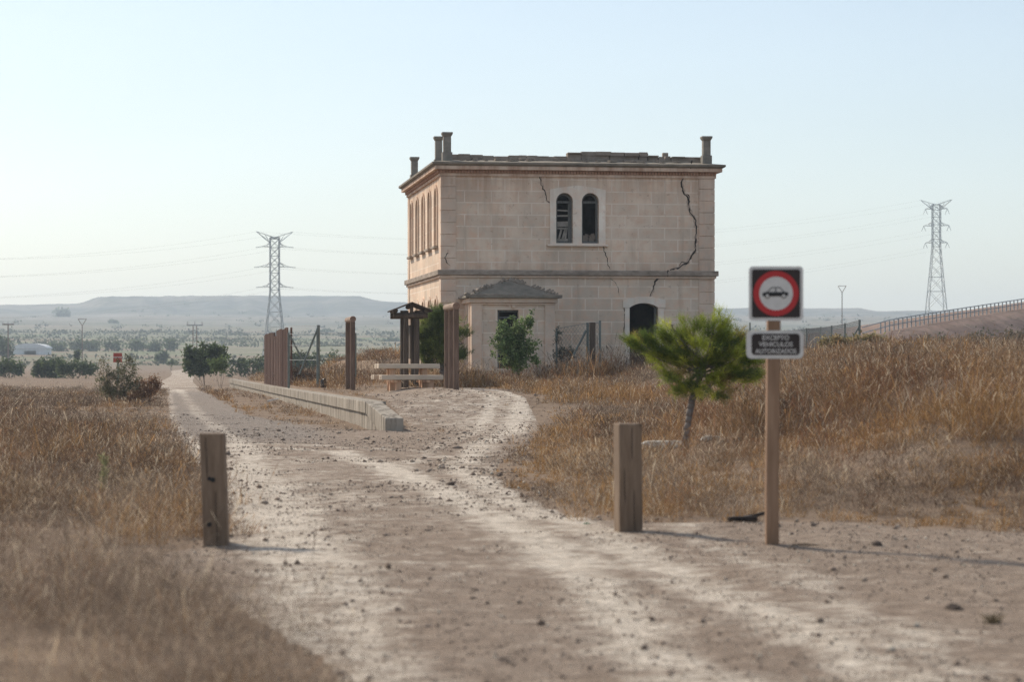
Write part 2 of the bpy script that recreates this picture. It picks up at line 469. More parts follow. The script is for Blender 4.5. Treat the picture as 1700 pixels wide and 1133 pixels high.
def m_ground():
    m = Mat('open ground', 1.0, .05)
    p = m.geo()
    a = m.noise(p, .35, 6, .6); b = m.noise(p, 3.0, 7, .7); f = m.noise(p, 30, 5, .7)
    soil = m.mix(m.ramp(a, [(.35, 0.0), (.68, 1.0)]), (.165, .118, .084), (.26, .192, .14))
    soil = m.mix(m.ramp(b, [(.42, 0.0), (.7, .8)]), soil, (.30, .225, .16))
    soil = m.mix(m.math('MULTIPLY', m.ramp(f, [(.5, 0.0), (.7, 1.0)]), .6), soil, (.085, .057, .04))
    # far fields: bands of straw, fallow, scrub and olive green
    fx = m.noise(m.geo((.006, .022, .02)), 1.0, 4, .5); fy = m.noise(p, .012, 8, .72); fz = m.noise(p, .05, 8, .75)
    far = m.ramp(fx, [(.30, (.17, .12, .085)), (.40, (.26, .195, .14)), (.46, (.12, .15, .07)), (.54, (.28, .23, .175)), (.61, (.14, .17, .08)), (.72, (.23, .17, .13))])
    hill = m.mix(m.ramp(fy, [(.42, 0.0), (.6, 1.0)]), (.07, .08, .065), (.19, .175, .145))
    hill = m.mix(m.ramp(m.noise(m.geo((.002, .002, .07)), 1.0, 5, .6), [(.46, 0.0), (.56, .7)]), hill, (.30, .255, .205))
    hill = m.mix(m.ramp(fz, [(.48, 0.0), (.60, .8)]), hill, (.075, .085, .05))
    r = m.n('ShaderNodeVectorMath', 1, p_operation='LENGTH', i0=p)
    far = m.mix(m.ramp(m.math('DIVIDE', r, 3000), [(.38, 0.0), (.72, 1.0)]), far, hill)
    far = m.mix(m.math('MULTIPLY', m.ramp(fz, [(.52, 0.0), (.66, 1.0)]), .5), far, (.10, .11, .06))
    c = m.mix(m.ramp(m.math('DIVIDE', r, 760), [(.70, 0.0), (1.0, 1.0)]), soil, far)
    m.color(c); m.bump(m.math('ADD', b, f), .5, .03)
    return m.m

def m_road():
    m = Mat('dusty dirt and gravel', 1.0, .05)
    p = m.geo()
    big = m.noise(p, .30, 5, .6, .4); a = m.noise(p, 1.1, 7, .68, .3); b = m.noise(p, 4.5, 7, .72); f = m.noise(p, 28, 5, .75); g = m.noise(p, 90, 3, .7)
    edge = m.attr('edge', 2); track = m.attr('track', 2); grav = m.attr('gravel', 2)
    brown = m.mix(m.ramp(b, [(.35, 0.0), (.68, 1.0)]), (.225, .165, .122), (.385, .302, .232))
    pale = m.mix(m.ramp(b, [(.3, 0.0), (.7, 1.0)]), (.50, .42, .335), (.74, .655, .55))
    k = m.math('ADD', m.math('MULTIPLY', a, .75), m.math('MULTIPLY', big, .40))
    k = m.math('ADD', k, m.math('MULTIPLY', b, .98))
    k = m.math('ADD', k, m.math('MULTIPLY', track, .46))
    k = m.math('MULTIPLY', m.ramp(k, [(.985, 0.0), (1.0, 0.0)]) if False else m.n('ShaderNodeMapRange', 0, Value=k, i1=1.15, i2=1.50, i3=0.0, i4=1.0), 1.0, True)
    c = m.mix(k, brown, pale)
    # loose grey ballast of the old line
    ball = m.mix(m.ramp(f, [(.36, 0.0), (.66, 1.0)]), (.15, .122, .10), (.40, .345, .295))
    c = m.mix(m.math('MULTIPLY', grav, m.ramp(k, [(.2, 1.0), (1.0, .45)])), c, ball)
    spk = m.ramp(f, [(.54, 0.0), (.63, 1.0)])
    c = m.mix(m.math('MULTIPLY', spk, .7), c, (.125, .092, .07))
    spk2 = m.ramp(g, [(.62, 0.0), (.72, 1.0)])
    c = m.mix(m.math('MULTIPLY', spk2, .4), c, (.10, .075, .058))
    mott = m.noise(p, 7, 9, .82)
    c = m.mix(1.0, c, m.ramp(mott, [(.32, .58), (.48, 1.0), (.62, 1.32)]), 'MULTIPLY')
    soil = m.mix(m.ramp(b, [(.42, 0.0), (.7, 1.0)]), (.16, .11, .075), (.28, .205, .15))
    c = m.mix(m.math('ADD', edge, m.math('MULTIPLY', m.math('SUBTRACT', a, .5), 1.6), True), soil, c)
    m.color(c)
    m.bump(m.math('ADD', m.math('ADD', b, m.math('MULTIPLY', f, .8)), m.math('MULTIPLY', a, .5)), .8, .045)
    return m.m
M_GROUND = m_ground(); M_ROAD = m_road()

# ------------------------------------------------------------------ ground sheet
def axis(lo, core0, core1, hi, step, grow, cap=10):
    a = list(np.arange(core0, core1 + step * .5, step))
    s = step
    while a[-1] < hi: s = min(s * grow, cap if abs(a[-1]) < 1500 else 150); a.append(min(a[-1] + s, hi))
    s = step
    while a[0] > lo: s = min(s * grow, cap if abs(a[0]) < 450 else 150); a.insert(0, max(a[0] - s, lo))
    return np.array(a)
gx = axis(-3900, -7, 17, 3900, .2, 1.05)
gy = axis(-600, 9, 75, 3900, .2, 1.018, 40)
GX, GY = np.meshgrid(gx, gy)
GZ = ground_h(GX, GY)
rd = np.where(inside(GX, GY, ROAD), seg_dist(GX, GY, ROADLINE), 0)
nx, ny = len(gx), len(gy)
idx = np.arange(nx * ny).reshape(ny, nx)
Q = np.stack([idx[:-1, :-1], idx[:-1, 1:], idx[1:, 1:], idx[1:, :-1]], -1).reshape(-1, 4)
g = arr_mesh('ground', np.stack([GX, GY, GZ], -1).reshape(-1, 3), [Q], M_GROUND, smooth=True)
tag(g, 'dry brown ground and far hazy fields rising to a flat topped ridge', 'ground', kind='structure')

# dirt road: its own sheet a few mm above the ground
rx = np.arange(-2, 17.01, .16); ry = np.concatenate([np.arange(5, 80, .16), np.arange(80, 180, .5)])
RX, RY = np.meshgrid(rx, ry)
inn = inside(RX, RY, ROAD); dd = np.where(inn, seg_dist(RX, RY, ROADLINE), -1)
RZ = ground_h(RX, RY) - .05 + .062 * sst(0, .5, dd)
def line_track(pts, w): return np.exp(-(seg_dist(RX, RY, pts) / w) ** 2)
t1 = [D2W(*p)[:2] for p in ((1130, 1133, 12.05), (980, 960, 17.8), (860, 880, 22.9), (740, 820, 29.2), (640, 775, 36.7), (560, 752, 42.2), (330, 742, 45), (200, 740, 46))]
t2 = [D2W(*p)[:2] for p in ((640, 1133, 12.05), (560, 960, 17.8), (470, 860, 24.7), (420, 800, 32.1), (400, 740, 45.9), (330, 690, 71), (296, 640, 150))]
t3 = [D2W(*p)[:2] for p in ((1500, 1133, 12.05), (1230, 1000, 16), (1010, 900, 21.4), (860, 840, 26.8), (760, 780, 35.7), (800, 740, 46), (850, 715, 54), (870, 690, 64), (800, 660, 72))]
t4 = [D2W(*p)[:2] for p in ((500, 1100, 12.9), (480, 960, 17.8), (430, 860, 24.7), (340, 770, 37.8), (285, 700, 64), (278, 640, 150))]
TR = np.maximum.reduce([line_track(t1, .30), .9 * line_track(t2, .34), .9 * line_track(t3, .30), .9 * line_track(t4, .28), .6 * line_track([(a + 1.5, b_) for a, b_ in t1], .25), .5 * line_track([(a - .8, b_) for a, b_ in t3], .2)])
TR = TR + .45 * np.exp(-((RX - 1.6) / 1.7) ** 2 - ((RY - 32) / 11) ** 2)
TR = TR + .42 * np.exp(-((RX - 7.6) / 2.2) ** 2 - ((RY - 60) / 9) ** 2)
TR = TR + .4 * sst(95, 175, RY)
GR = sst(44, 54, RY) * (1 - sst(2.6, 4, RX)) * (1 - sst(120, 150, RY)) + .25
msk = inn[:-1, :-1] & inn[1:, 1:] & inn[:-1, 1:] & inn[1:, :-1]
ridx = np.arange(RX.size).reshape(RX.shape)
RQ = np.stack([ridx[:-1, :-1], ridx[:-1, 1:], ridx[1:, 1:], ridx[1:, :-1]], -1)[msk]
used, inv = np.unique(RQ, return_inverse=True)
RV = np.stack([RX, RY, RZ], -1).reshape(-1, 3)[used]
EA = np.clip(dd.reshape(-1)[used] / .5, 0, 1); TA = TR.reshape(-1)[used]; GA = GR.reshape(-1)[used]
RQ = inv.reshape(-1, 4)
# the far stretch of the track, a narrowing strip that bends to the right
ys = np.geomspace(166, 690, 40)
cx = 1.2 + 1.8 * np.sin((ys - 180) / 150) * sst(180, 300, ys) + 9 * sst(420, 690, ys)
vs = []
for dx in (-1.45, -.5, .5, 1.45): vs.append(np.stack([cx + dx, ys, ground_h(cx + dx, ys) + .03], -1))
b = len(RV); S = np.stack(vs, 1).reshape(-1, 3)
si = b + np.arange(len(S)).reshape(len(ys), 4)
SQ = np.stack([si[:-1, :-1], si[:-1, 1:], si[1:, 1:], si[1:, :-1]], -1).reshape(-1, 4)
road = arr_mesh('dirt_road', np.concatenate([RV, S]), [np.concatenate([RQ, SQ])], M_ROAD, smooth=True)
for nm, a, fill in (('edge', EA, 1.0), ('track', TA, .45), ('gravel', GA, .1)):
    at = road.data.attributes.new(nm, 'FLOAT', 'POINT')
    at.data.foreach_set('value', np.concatenate([a, np.full(len(S), fill)]).astype(np.float32))
tag(road, 'pale rutted dirt track with tyre marks leading past the station', 'dirt track', kind='structure')

# embankment far right with a guard rail on its crest
emb = [D2W(1330, 600, 158), D2W(1420, 566, 165), D2W(1480, 549, 172), D2W(1560, 535, 182), D2W(1700, 512, 200), D2W(1900, 480, 225), D2W(2300, 440, 280)]
def along(pts, k):
    P = np.array(pts); s = np.concatenate([[0], np.cumsum(np.linalg.norm(np.diff(P, axis=0), axis=1))])
    t = np.linspace(0, s[-1], k); return np.stack([np.interp(t, s, P[:, i]) for i in range(3)], -1)
cr = along(emb, 150)
tn = np.gradient(cr, axis=0); tn /= np.linalg.norm(tn[:, :2], axis=1)[:, None]
nr = np.stack([tn[:, 1], -tn[:, 0]], -1)
rows = []
for off in (-30, -20, -12, -6, -3, -1.5, 0, 1.2, 2.5, 4, 5.5, 7, 8.5, 10, 12, 14, 16, 18.5, 21):
    P = cr.copy(); P[:, :2] += nr * off
    gzz = ground_h(P[:, 0], P[:, 1]) - .4
    t = 1 - (sst(1.0, 19, off) if off > 0 else sst(3, 30, -off))
    P[:, 2] = gzz * (1 - t) + np.maximum(cr[:, 2], gzz) * t
    er = sst(1, 5, off) * (1 - sst(14, 20, off))
    P[:, 2] -= er * (1.6 * fbm(P[:, 0] / 6, P[:, 1] / 6, 21) + 1.0 * fbm(P[:, 0] / 1.6, P[:, 1] / 1.6, 23))
    rows.append(P)
EV = np.stack(rows, 0)
ei = np.arange(EV.shape[0] * EV.shape[1]).reshape(EV.shape[:2])
EQ = np.stack([ei[:-1, :-1], ei[1:, :-1], ei[1:, 1:], ei[:-1, 1:]], -1).reshape(-1, 4)
mm = Mat('bare reddish earth', 1, .05); pp = mm.geo()
n1 = mm.noise(pp, .22, 6, .65); n2 = mm.noise(pp, 1.5, 6, .7)
mm.color(mm.mix(mm.ramp(n2, [(.5, 0.0), (.68, .75)]), mm.mix(mm.ramp(n1, [(.35, 0.0), (.65, 1.0)]), (.19, .13, .105), (.31, .225, .185)), (.12, .105, .07)))
mm.bump(n2, .7, .15)
e = arr_mesh('hill', EV.reshape(-1, 3), [EQ], mm.m, smooth=True)
tag(e, 'bare reddish earth embankment sloping up to the right', 'embankment', kind='structure')
gr = thing('guard_rail', 'dark guard rail running up the crest of the reddish embankment', 'guard rail', tuple(cr[0]))
top = MB(); pst = []
O = Vector(cr[0])
for i in range(10, 149, 2):
    a = Vector(cr[i]) - O; bb = Vector(cr[min(i + 2, 149)]) - O
    for h in (.38, .78): top.tube(a + Vector((0, 0, h)), bb + Vector((0, 0, h)), .04, n=6)
top.build('rail', M_STEEL, gr)
for i in range(14, 112):
    a = Vector(cr[i]) - O
    MB().box(a.x - .04, a.x + .04, a.y - .04, a.y + .04, a.z - .5, a.z + .80).build('post', M_STEEL, gr)

# ------------------------------------------------------------------ the old station
Y0 = 84.87
def fx(x, Y=Y0):
    u = (x - HX) / F; return Y * (SA + u * CA) / (CA - u * SA)
def fz(x, y, Y=Y0):
    u = (x - HX) / F; D = Y / (CA - u * SA); return EYE + (HY - y) / F * D
XL, XR = fx(733), fx(1185)
YB = 96.5
ZB, ZT = .7, fz(733, 287)
MLEFT = Matrix(((0, 1, 0, XL), (-1, 0, 0, 0), (0, 0, 1, 0), (0, 0, 0, 1)))   # local x -> -Y, local y -> +X
WX, WZ = XL, 0
st = thing('station_building', 'ruined two storey stone station building with cracked front wall and corner chimneys', 'building', (XL, Y0, 1.0))
S0 = Matrix.Translation((-XL, -Y0, -1.0))
def sp(mb, name, mat, parent=None, **k):
    """parts are drawn in world coordinates and stored relative to the station's base"""
    mb.v = [tuple(Vector(p) + Vector((-XL, -Y0, -1.0))) for p in mb.v]
    o = mb.build(name, mat, parent or st, **k)
    return o
wins = []
zs0, zsp, zap = fz(937, 404), fz(937, 334.5), fz(937, 320.5)
for a, b_ in ((923.0, 951.0), (965.6, 994.0)): wins.append(arch(fx(a), fx(b_), zs0, zsp, (fx(b_) - fx(a)) / 2))
dz0, dsp, dap = ZB + .25, fz(1068, 511), fz(1068, 503.5)
door = arch(fx(1045), fx(1092.5), dz0, dsp, dap - dsp)
W = MB()
W.panel([(XL, ZB), (XR, ZB), (XR, ZT), (XL, ZT)], wins + [door], Y0, Y0 + .55)
lw = []
LC = [86.5, 88.65, 90.8, 92.95, 95.1]
zl0, zl1 = 5.74, 7.84
for c in LC:
    lw.append(arch(-c - .42, -c + .42, zl0, zl1 - .42, .42))
for c in LC:
    lw.append(arch(-c - .5, -c + .5, ZB + .35, 3.35, .5))
W.panel([(-YB, ZB), (-Y0 - .551, ZB), (-Y0 - .551, ZT), (-YB, ZT)], lw, 0, .5, MLEFT)
W.box(XR - .5, XR, Y0 + .551, YB, ZB, ZT)
W.box(XL + .501, XR - .501, YB - .5, YB, ZB, ZT)
sp(W, 'wall', M_WALL)
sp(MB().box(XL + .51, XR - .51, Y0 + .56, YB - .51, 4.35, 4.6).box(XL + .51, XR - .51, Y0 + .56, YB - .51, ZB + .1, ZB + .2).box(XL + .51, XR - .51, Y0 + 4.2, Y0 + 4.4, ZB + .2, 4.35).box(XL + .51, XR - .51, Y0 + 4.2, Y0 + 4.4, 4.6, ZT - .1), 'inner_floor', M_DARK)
# corner pilasters of separate blocks
zc0, zc1 = fz(733, 460), fz(733, 449)
def quoin(x0, x1, z0, z1):
    q = MB(); z = z0; k = 0
    while z < z1 - .05:
        t = min(z + .422, z1); q.box(x0, x1, Y0 - .03 - .004 * (k % 2), Y0 + .2, z + .008, t - .006); z = t; k += 1
    return q
for x0, x1, ex in ((XL - .03, fx(757), 'l'), (fx(1160), XR + .03, 'r')):
    for z0, z1 in ((ZB, zc0 - .004), (zc1 + .004, ZT - .1)):
        sp(quoin(x0, x1, z0, z1), 'corner_pilaster', M_TRIM, bevel=.012)
# left face pilasters at its two ends
for y0, y1 in ((Y0 + .21, Y0 + .62), (YB - .5, YB + .02)):
    q = MB()
    for z0, z1 in ((ZB, zc0 - .004), (zc1 + .004, ZT - .1)): q.box(XL - .028, XL + .1, y0, y1, z0, z1)
    sp(q, 'corner_pilaster', M_TRIM, bevel=.012)
def ring(z0, z1, o):
    """a band round the four walls, standing out by o"""
    q = MB()
    q.box(XL - o, XR + o, Y0 - o, Y0 + .02, z0, z1); q.box(XL - o, XR + o, YB - .02, YB + o, z0, z1)
    q.box(XL - o, XL + .02, Y0 + .021, YB - .021, z0, z1); q.box(XR - .02, XR + o, Y0 + .021, YB - .021, z0, z1)
    return q
sp(ring(zc0 + .07, zc1 + .02, .15), 'string_course', M_BAND, bevel=.02)
sp(ring(zc0 - .02, zc0 + .066, .08), 'string_course', M_TRIM, bevel=.015)
zt = ZT
sp(ring(zt - .10, zt - .005, .07), 'frieze', M_TRIM)
dn = MB()
n = 92
for k in range(n):
    x = XL - .08 + (XR - XL + .16) * (k + .5) / n
    dn.box(x - .034, x + .034, Y0 - .13, Y0 - .068, zt - .002, zt + .105)
for k in range(106):
    y = Y0 - .06 + (YB - Y0 + .1) * (k + .5) / 106
    dn.box(XL - .13, XL - .068, y - .034, y + .034, zt - .002, zt + .105)
sp(dn, 'dentil_band', M_TERRA)
sp(ring(zt + .0, zt + .11, .064), 'cornice_backing', M_TERRA)
sp(ring(zt + .114, zt + .25, .26), 'cornice', M_TRIM, bevel=.02)
# roof: projecting slab edge, shallow slope, broken parapet, flat deck inside
rf = MB()
ze = zt + .253
o1, o2, inn_ = .36, .33, 1.0
def rect(o, z): return [Vector((XL - o, Y0 - o, z)), Vector((XR + o, Y0 - o, z)), Vector((XR + o, YB + o, z)), Vector((XL - o, YB + o, z))]
A, B_, C_, D_ = rect(.27, ze), rect(o1, ze + .05), rect(o1, ze + .12), rect(-inn_, ze + .33)
vs = A + B_ + C_ + D_; fs = [(3, 2, 1, 0)]
for l in range(3):
    for i in range(4): fs.append((l * 4 + i, l * 4 + (i + 1) % 4, l * 4 + 4 + (i + 1) % 4, l * 4 + 4 + i))
fs.append((12, 13, 14, 15))
rf.add(vs, fs)
roof = sp(rf, 'roof', M_ROOF)
par = MB(); rr = random.Random(3)
prof = [(747, 255.5), (805, 256), (806, 258.5), (900, 258), (901, 261), (940, 260), (950, 254), (962, 252), (1080, 253), (1082, 257), (1088, 259.5), (1140, 260.5), (1165, 262)]
x = 747.0
yp = Y0 + .75
while x < 1165:
    w = rr.uniform(9, 26); x1 = min(x + w, 1165)
    yy = np.interp((x + x1) / 2, [p[0] for p in prof], [p[1] for p in prof]) + rr.uniform(-.7, 1.0)
    z1 = fz((x + x1) / 2, yy, yp); zz = ze + .1
    k = 0
    while zz < z1 - .01:
        t = min(zz + rr.uniform(.09, .16), z1)
        M = Matrix.Translation((0, rr.uniform(-.04, .04), 0))
        par.box(fx(x, yp) + rr.uniform(0, .02), fx(x1, yp) - .006 + rr.uniform(-.03, .06), yp - .02 - .1 * k, yp + .35, zz, t, M); zz = t + .003; k = 1 - k
    x = x1
sp(par, 'parapet', M_RUBBLE, bevel=.015)
sp(MB().box(fx(1104, yp), fx(1113, yp), yp + .36, yp + .56, ze + .2, fz(1104, 252, yp)), 'loose_stone', M_RUBBLE, bevel=.015)
for k in range(60):
    par = MB()
    X = rr.uniform(XL + .7, XR - .8); Y = Y0 + rr.uniform(.1, .8); s = rr.uniform(.03, .1)
    zz = ze + .12 + (Y - Y0 + .36) / 1.36 * .21
    par.box(X - s * 1.6, X + s * 1.6, Y - s, Y + s, zz, zz + s * .8, Matrix.Translation((X, Y, zz)) @ Matrix.Rotation(rr.uniform(0, 3), 4, 'Z') @ Matrix.Translation((-X, -Y, -zz)))
    sp(par, 'loose_stone', M_RUBBLE)
par = MB()
for yy in np.arange(Y0 + 1.3, YB - .8, .55):
    t = ze + .12 + .25 * rr.random()
    par.box(XL + .55, XL + .85, yy, yy + .56, ze + .1, t + .1)
sp(par, 'parapet', M_RUBBLE, bevel=.015)
for (xp, Yc, wd, ztop) in ((742, Y0 + .3, .27, 9.72), (728, 88.2, .25, 9.85), (688, 95.7, .26, 9.72), (1172.5, Y0 + .3, .27, 9.70)):
    X = fx(xp, Yc); h = wd / 2
    c = MB().box(X - h - .04, X + h + .04, Yc - h - .04, Yc + h + .04, ze + .1, ze + .5)
    c.box(X - h, X + h, Yc - h, Yc + h, ze + .503, ztop - .16)
    c.add([Vector((X + a * q, Yc + b_ * q, z)) for z, q in ((ztop - .157, h + .002), (ztop - .06, h + .055), (ztop, h + .055)) for a, b_ in ((-1, -1), (1, -1), (1, 1), (-1, 1))],
          [(3, 2, 1, 0), (8, 9, 10, 11)] + [(l * 4 + i, l * 4 + (i + 1) % 4, l * 4 + 4 + (i + 1) % 4, l * 4 + 4 + i) for l in (0, 1) for i in range(4)])
    sp(c, 'chimney', M_CHIM, roof if False else None, bevel=.012)
# paired upper window: pale surround, sill, frames and broken louvres
sx0, sx1 = fx(913), fx(1005)
zq0, zsh, ztp, xm = fz(950, 406), fz(950, 315), fz(950, 308), fx(959)
wparent = MB()
wparent.panel([(sx0, zq0), (sx1, zq0), (sx1, zsh), (sx1 - .35, zsh + .07), (xm, ztp), (sx0 + .35, zsh + .07), (sx0, zsh)], [wins[0], wins[1]], Y0 - .05, Y0 - .002)
win = sp(wparent, 'window', M_SURR)
def sub(mb, name, mat, par, **k): return sp(mb, name, mat, par, **k)
sub(MB().box(sx0 - .10, sx1 + .08, Y0 - .14, Y0 - .004, zq0 - .07, zq0 - .003), 'sill', M_SURR, win, bevel=.012)
for i, (a, b_) in enumerate(((923.0, 951.0), (965.6, 994.0))):
    x0, x1 = fx(a) + .002, fx(b_) - .002
    yb = Y0 + .20
    inner = arch(x0 + .075, x1 - .075, zs0 + .09, zsp, (x1 - x0) / 2 - .075)
    sub(MB().panel(arch(x0, x1, zs0 + .002, zsp, (x1 - x0) / 2), [inner], yb, yb + .09), 'frame', M_SHUT, win)
    bar = MB().box(x0 + .07, x1 - .07, yb + .01, yb + .07, zsp - .05, zsp + .03)
    if i == 0: bar.box(x1 - .14, x1 - .075, yb - .02, yb + .03, zs0 + .09, zsp - .06)
    sub(bar, 'transom', M_SHUT, win)
    if i == 0:
        lv = MB(); H = zsp - zs0
        for f_, th in ((.80, .05), (.66, .06), (.49, .10), (.43, .09), (.365, .06)):
            z = zs0 + f_ * H; M = Matrix.Translation((x0, yb, z)) @ Matrix.Rotation(rr.uniform(-.05, .05), 4, 'Y')
            lv.box(.08, x1 - x0 - .14, .0, .035, -th / 2, th / 2, M)
        sub(lv, 'louvre', M_SHUTL, win)
        br = MB()
        for (xa, xb) in ((.12, .26), (.25, .40), (.36, .43)):
            br.box(-.035, .035, 0, .03, 0, .5, Matrix.Translation((x0 + xa, yb + .03, zs0 + .09)) @ Matrix.Rotation(math.atan2(xb - xa, .5), 4, 'Y'))
        br.box(x0 + .08, x1 - .08, yb + .01, yb + .04, zs0 + .09, zs0 + .17)
        sub(br, 'loose_slats', M_SHUTL, win)
    else:
        rb = MB()
        for k in range(16):
            s = rr.uniform(.06, .14); X = rr.uniform(x0 + .1, x1 - .1); z = zs0 + .02 + abs(rr.gauss(.05, .1))
            rb.box(-s, s, -s * .6, s * .6, -s * .6, s * .6, Matrix.Translation((X, yb + .22 + rr.uniform(-.06, .08), z + .05)) @ Matrix.Rotation(rr.uniform(0, 3), 4, 'Y'))
        sub(rb, 'rubble', M_RUBBLE, win)
# arched ground floor doorway with pale surround
dx0, dx1 = fx(1045), fx(1092.5)
tx0, tx1 = fx(1034), fx(1104.5)
zk, zh = fz(1069, 493), fz(1069, 498.5)
hd = [(tx0, dsp - .0), (dx0, dsp)] + [p for p in arch(dx0, dx1, 0, dsp, dap - dsp)[3:-1]][::-1] + [(dx1, dsp), (tx1, dsp), (tx1, zh), ((tx0 + tx1) / 2 + .25, zk), ((tx0 + tx1) / 2 - .25, zk), (tx0, zh)]
dr = sp(MB().panel(hd, [], Y0 - .055, Y0 - .002), 'doorway', M_SURR)
sub(MB().box(fx(1037), dx0, Y0 - .035, Y0 - .002, dz0, dsp - .004).box(dx1, fx(1102), Y0 - .035, Y0 - .002, dz0, dsp - .004), 'jamb', M_SURR, dr, bevel=.01)
sub(MB().box(dx1 - .10, dx1 - .03, Y0 + .18, Y0 + .28, dz0, dsp + .05), 'frame', M_SHUT, dr)
# tall arched windows of the track side, closed with weathered shutters
for k, (poly, c) in enumerate(zip(lw, LC + LC)):
    up = k < 5
    w_ = .42 if up else .5
    z0, zsq = (zl0, zl1 - .42) if up else (ZB + .35, 3.35)
    outer = [(a, b_) for a, b_ in arch(-c - w_ - .13, -c + w_ + .13, z0, zsq, w_ + .13)]
    if up:
        wo = sp(MB().panel(arch(-c - w_ - .12, -c + w_ + .12, z0 + .002, zsq, w_ + .12), [arch(-c - w_, -c + w_, z0 + .0025, zsq, w_)], -.05, -.002, MLEFT), 'window', M_TRIM)
        sub(MB().box(XL - .15, XL - .003, c - .6, c + .6, z0 - .09, z0 - .002), 'sill', M_BAND, wo, bevel=.01)
    else:
        wo = sp(MB().panel(arch(-c - w_ - .14, -c + w_ + .14, z0, zsq, w_ + .14), [arch(-c - w_, -c + w_, z0 + .001, zsq, w_)], -.04, -.002, MLEFT), 'door', M_TRIM)
    sh = MB().panel(arch(-c - w_ + .004, -c + w_ - .004, z0 + .004, zsq, w_ - .004), [], .24, .28, MLEFT)
    for j in range(14 if up else 20):
        z = z0 + .1 + j * .115
        sh.box(XL + .225, XL + .238, c - w_ + .07, c + w_ - .07, z, z + .07)
    sub(sh, 'shutter', M_SHUTL, wo)
# cracks on the front wall, their depth shade painted as dark strips
def crack_strip(pts, w0, seed, Y=Y0 - .0042, name='crack_strip', mat=None):
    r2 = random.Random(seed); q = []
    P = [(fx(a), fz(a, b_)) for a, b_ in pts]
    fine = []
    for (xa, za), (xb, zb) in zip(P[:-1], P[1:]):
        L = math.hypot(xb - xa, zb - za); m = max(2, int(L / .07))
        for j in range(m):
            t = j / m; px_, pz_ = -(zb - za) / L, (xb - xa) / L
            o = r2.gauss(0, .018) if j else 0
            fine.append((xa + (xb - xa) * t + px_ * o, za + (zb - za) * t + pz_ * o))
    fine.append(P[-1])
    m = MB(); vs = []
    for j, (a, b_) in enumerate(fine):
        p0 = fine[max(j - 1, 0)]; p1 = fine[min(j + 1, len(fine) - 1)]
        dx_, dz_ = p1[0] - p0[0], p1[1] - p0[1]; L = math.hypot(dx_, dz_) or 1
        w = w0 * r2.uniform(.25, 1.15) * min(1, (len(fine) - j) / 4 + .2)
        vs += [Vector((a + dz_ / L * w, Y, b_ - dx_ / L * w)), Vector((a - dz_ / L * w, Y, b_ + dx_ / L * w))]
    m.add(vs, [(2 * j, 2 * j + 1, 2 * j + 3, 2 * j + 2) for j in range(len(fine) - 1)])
    return sp(m, name, mat or M_CRACK_SHADE)
def wide_crack_strip(pts, w0, seed):
    crack_strip(pts, w0 * 2.0, seed + 50, Y=Y0 - .0036, name='broken_edge', mat=M_BROKEN)
    return crack_strip(pts, w0, seed)
wide_crack_strip([(1136, 288), (1131, 303), (1135, 320), (1142, 328), (1144, 345), (1147, 355), (1153, 363), (1156, 380), (1154, 405), (1155, 415), (1148, 425), (1142, 436), (1133, 440), (1125, 446), (1112, 448.5)], .031, 1)
wide_crack_strip([(1106, 461), (1093, 462), (1087, 468), (1085, 480), (1079, 493)], .030, 2)
crack_strip([(1108, 449), (1107, 460)], .035, 12, Y=Y0 - .156)
crack_strip([(1134, 322), (1140, 322), (1145, 328), (1144, 338)], .022, 3)
crack_strip([(1143, 437), (1132, 435), (1127, 443)], .015, 4)
wide_crack_strip([(896, 288), (898, 303), (904, 316), (907, 330), (909, 334), (913, 337)], .022, 5)
crack_strip([(1001, 409), (1005, 420), (1009, 436), (1013, 448)], .018, 6)
crack_strip([(1013, 462), (1022, 470), (1027, 480), (1028, 492)], .012, 7)
crack_strip([(1036, 512), (1036, 530), (1036, 556)], .018, 8)
crack_strip([(1145.5, 267.5), (1144.5, 273.8)], .05, 9, Y=Y0 - .366)
crack_strip([(1145, 273.8), (1144, 281)], .045, 10, Y=Y0 - .266)
crack_strip([(744, 420), (738, 428), (741, 436), (747, 441)], .02, 11, Y=Y0 - .039)

# ------------------------------------------------------------------ small annex in front of the station
YA = 82.86
ax0, ax1 = XL + .85, fx(918.6, YA)
an = thing('annex_building', 'small stone annex with pyramid roof standing against the station front', 'building', (ax0, YA, 1.0))
def ap(mb, name, mat, parent=None, **k):
    mb.v = [tuple(Vector(p) - Vector((ax0, YA, 1.0))) for p in mb.v]
    return mb.build(name, mat, parent or an, **k)
az1 = fz(850, 503, YA)
awin = [(fx(826, YA), 1.35), (fx(861, YA), 1.35), (fx(861, YA), fz(840, 515, YA)), (fx(826, YA), fz(840, 515, YA))]
w = MB().panel([(ax0, .7), (ax1, .7), (ax1, az1), (ax0, az1)], [awin], YA, YA + .3)
w.box(ax0, ax0 + .3, YA + .301, Y0 - .04, .7, az1).box(ax1 - .3, ax1, YA + .301, Y0 - .04, .7, az1)
ap(w, 'wall', M_WALL)
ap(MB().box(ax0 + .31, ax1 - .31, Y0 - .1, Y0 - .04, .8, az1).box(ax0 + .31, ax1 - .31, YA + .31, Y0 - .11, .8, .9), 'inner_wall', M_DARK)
for x0, x1 in ((ax0 - .05, fx(800, YA)), (fx(904.5, YA), ax1 + .05)):
    ap(MB().box(x0, x1, YA - .06, YA + .25, 1.25, az1 - .003).box(x0 - .04, x1 + .04, YA - .1, YA + .26, .7, 1.245), 'corner_pilaster', M_TRIM, bevel=.012)
for y in (YA + .55, YA + 1.05, YA + 1.55):
    ap(MB().box(ax0 - .05, ax0 + .02, y, y + .22, .7, az1 - .003), 'side_pilaster', M_TRIM, bevel=.01)
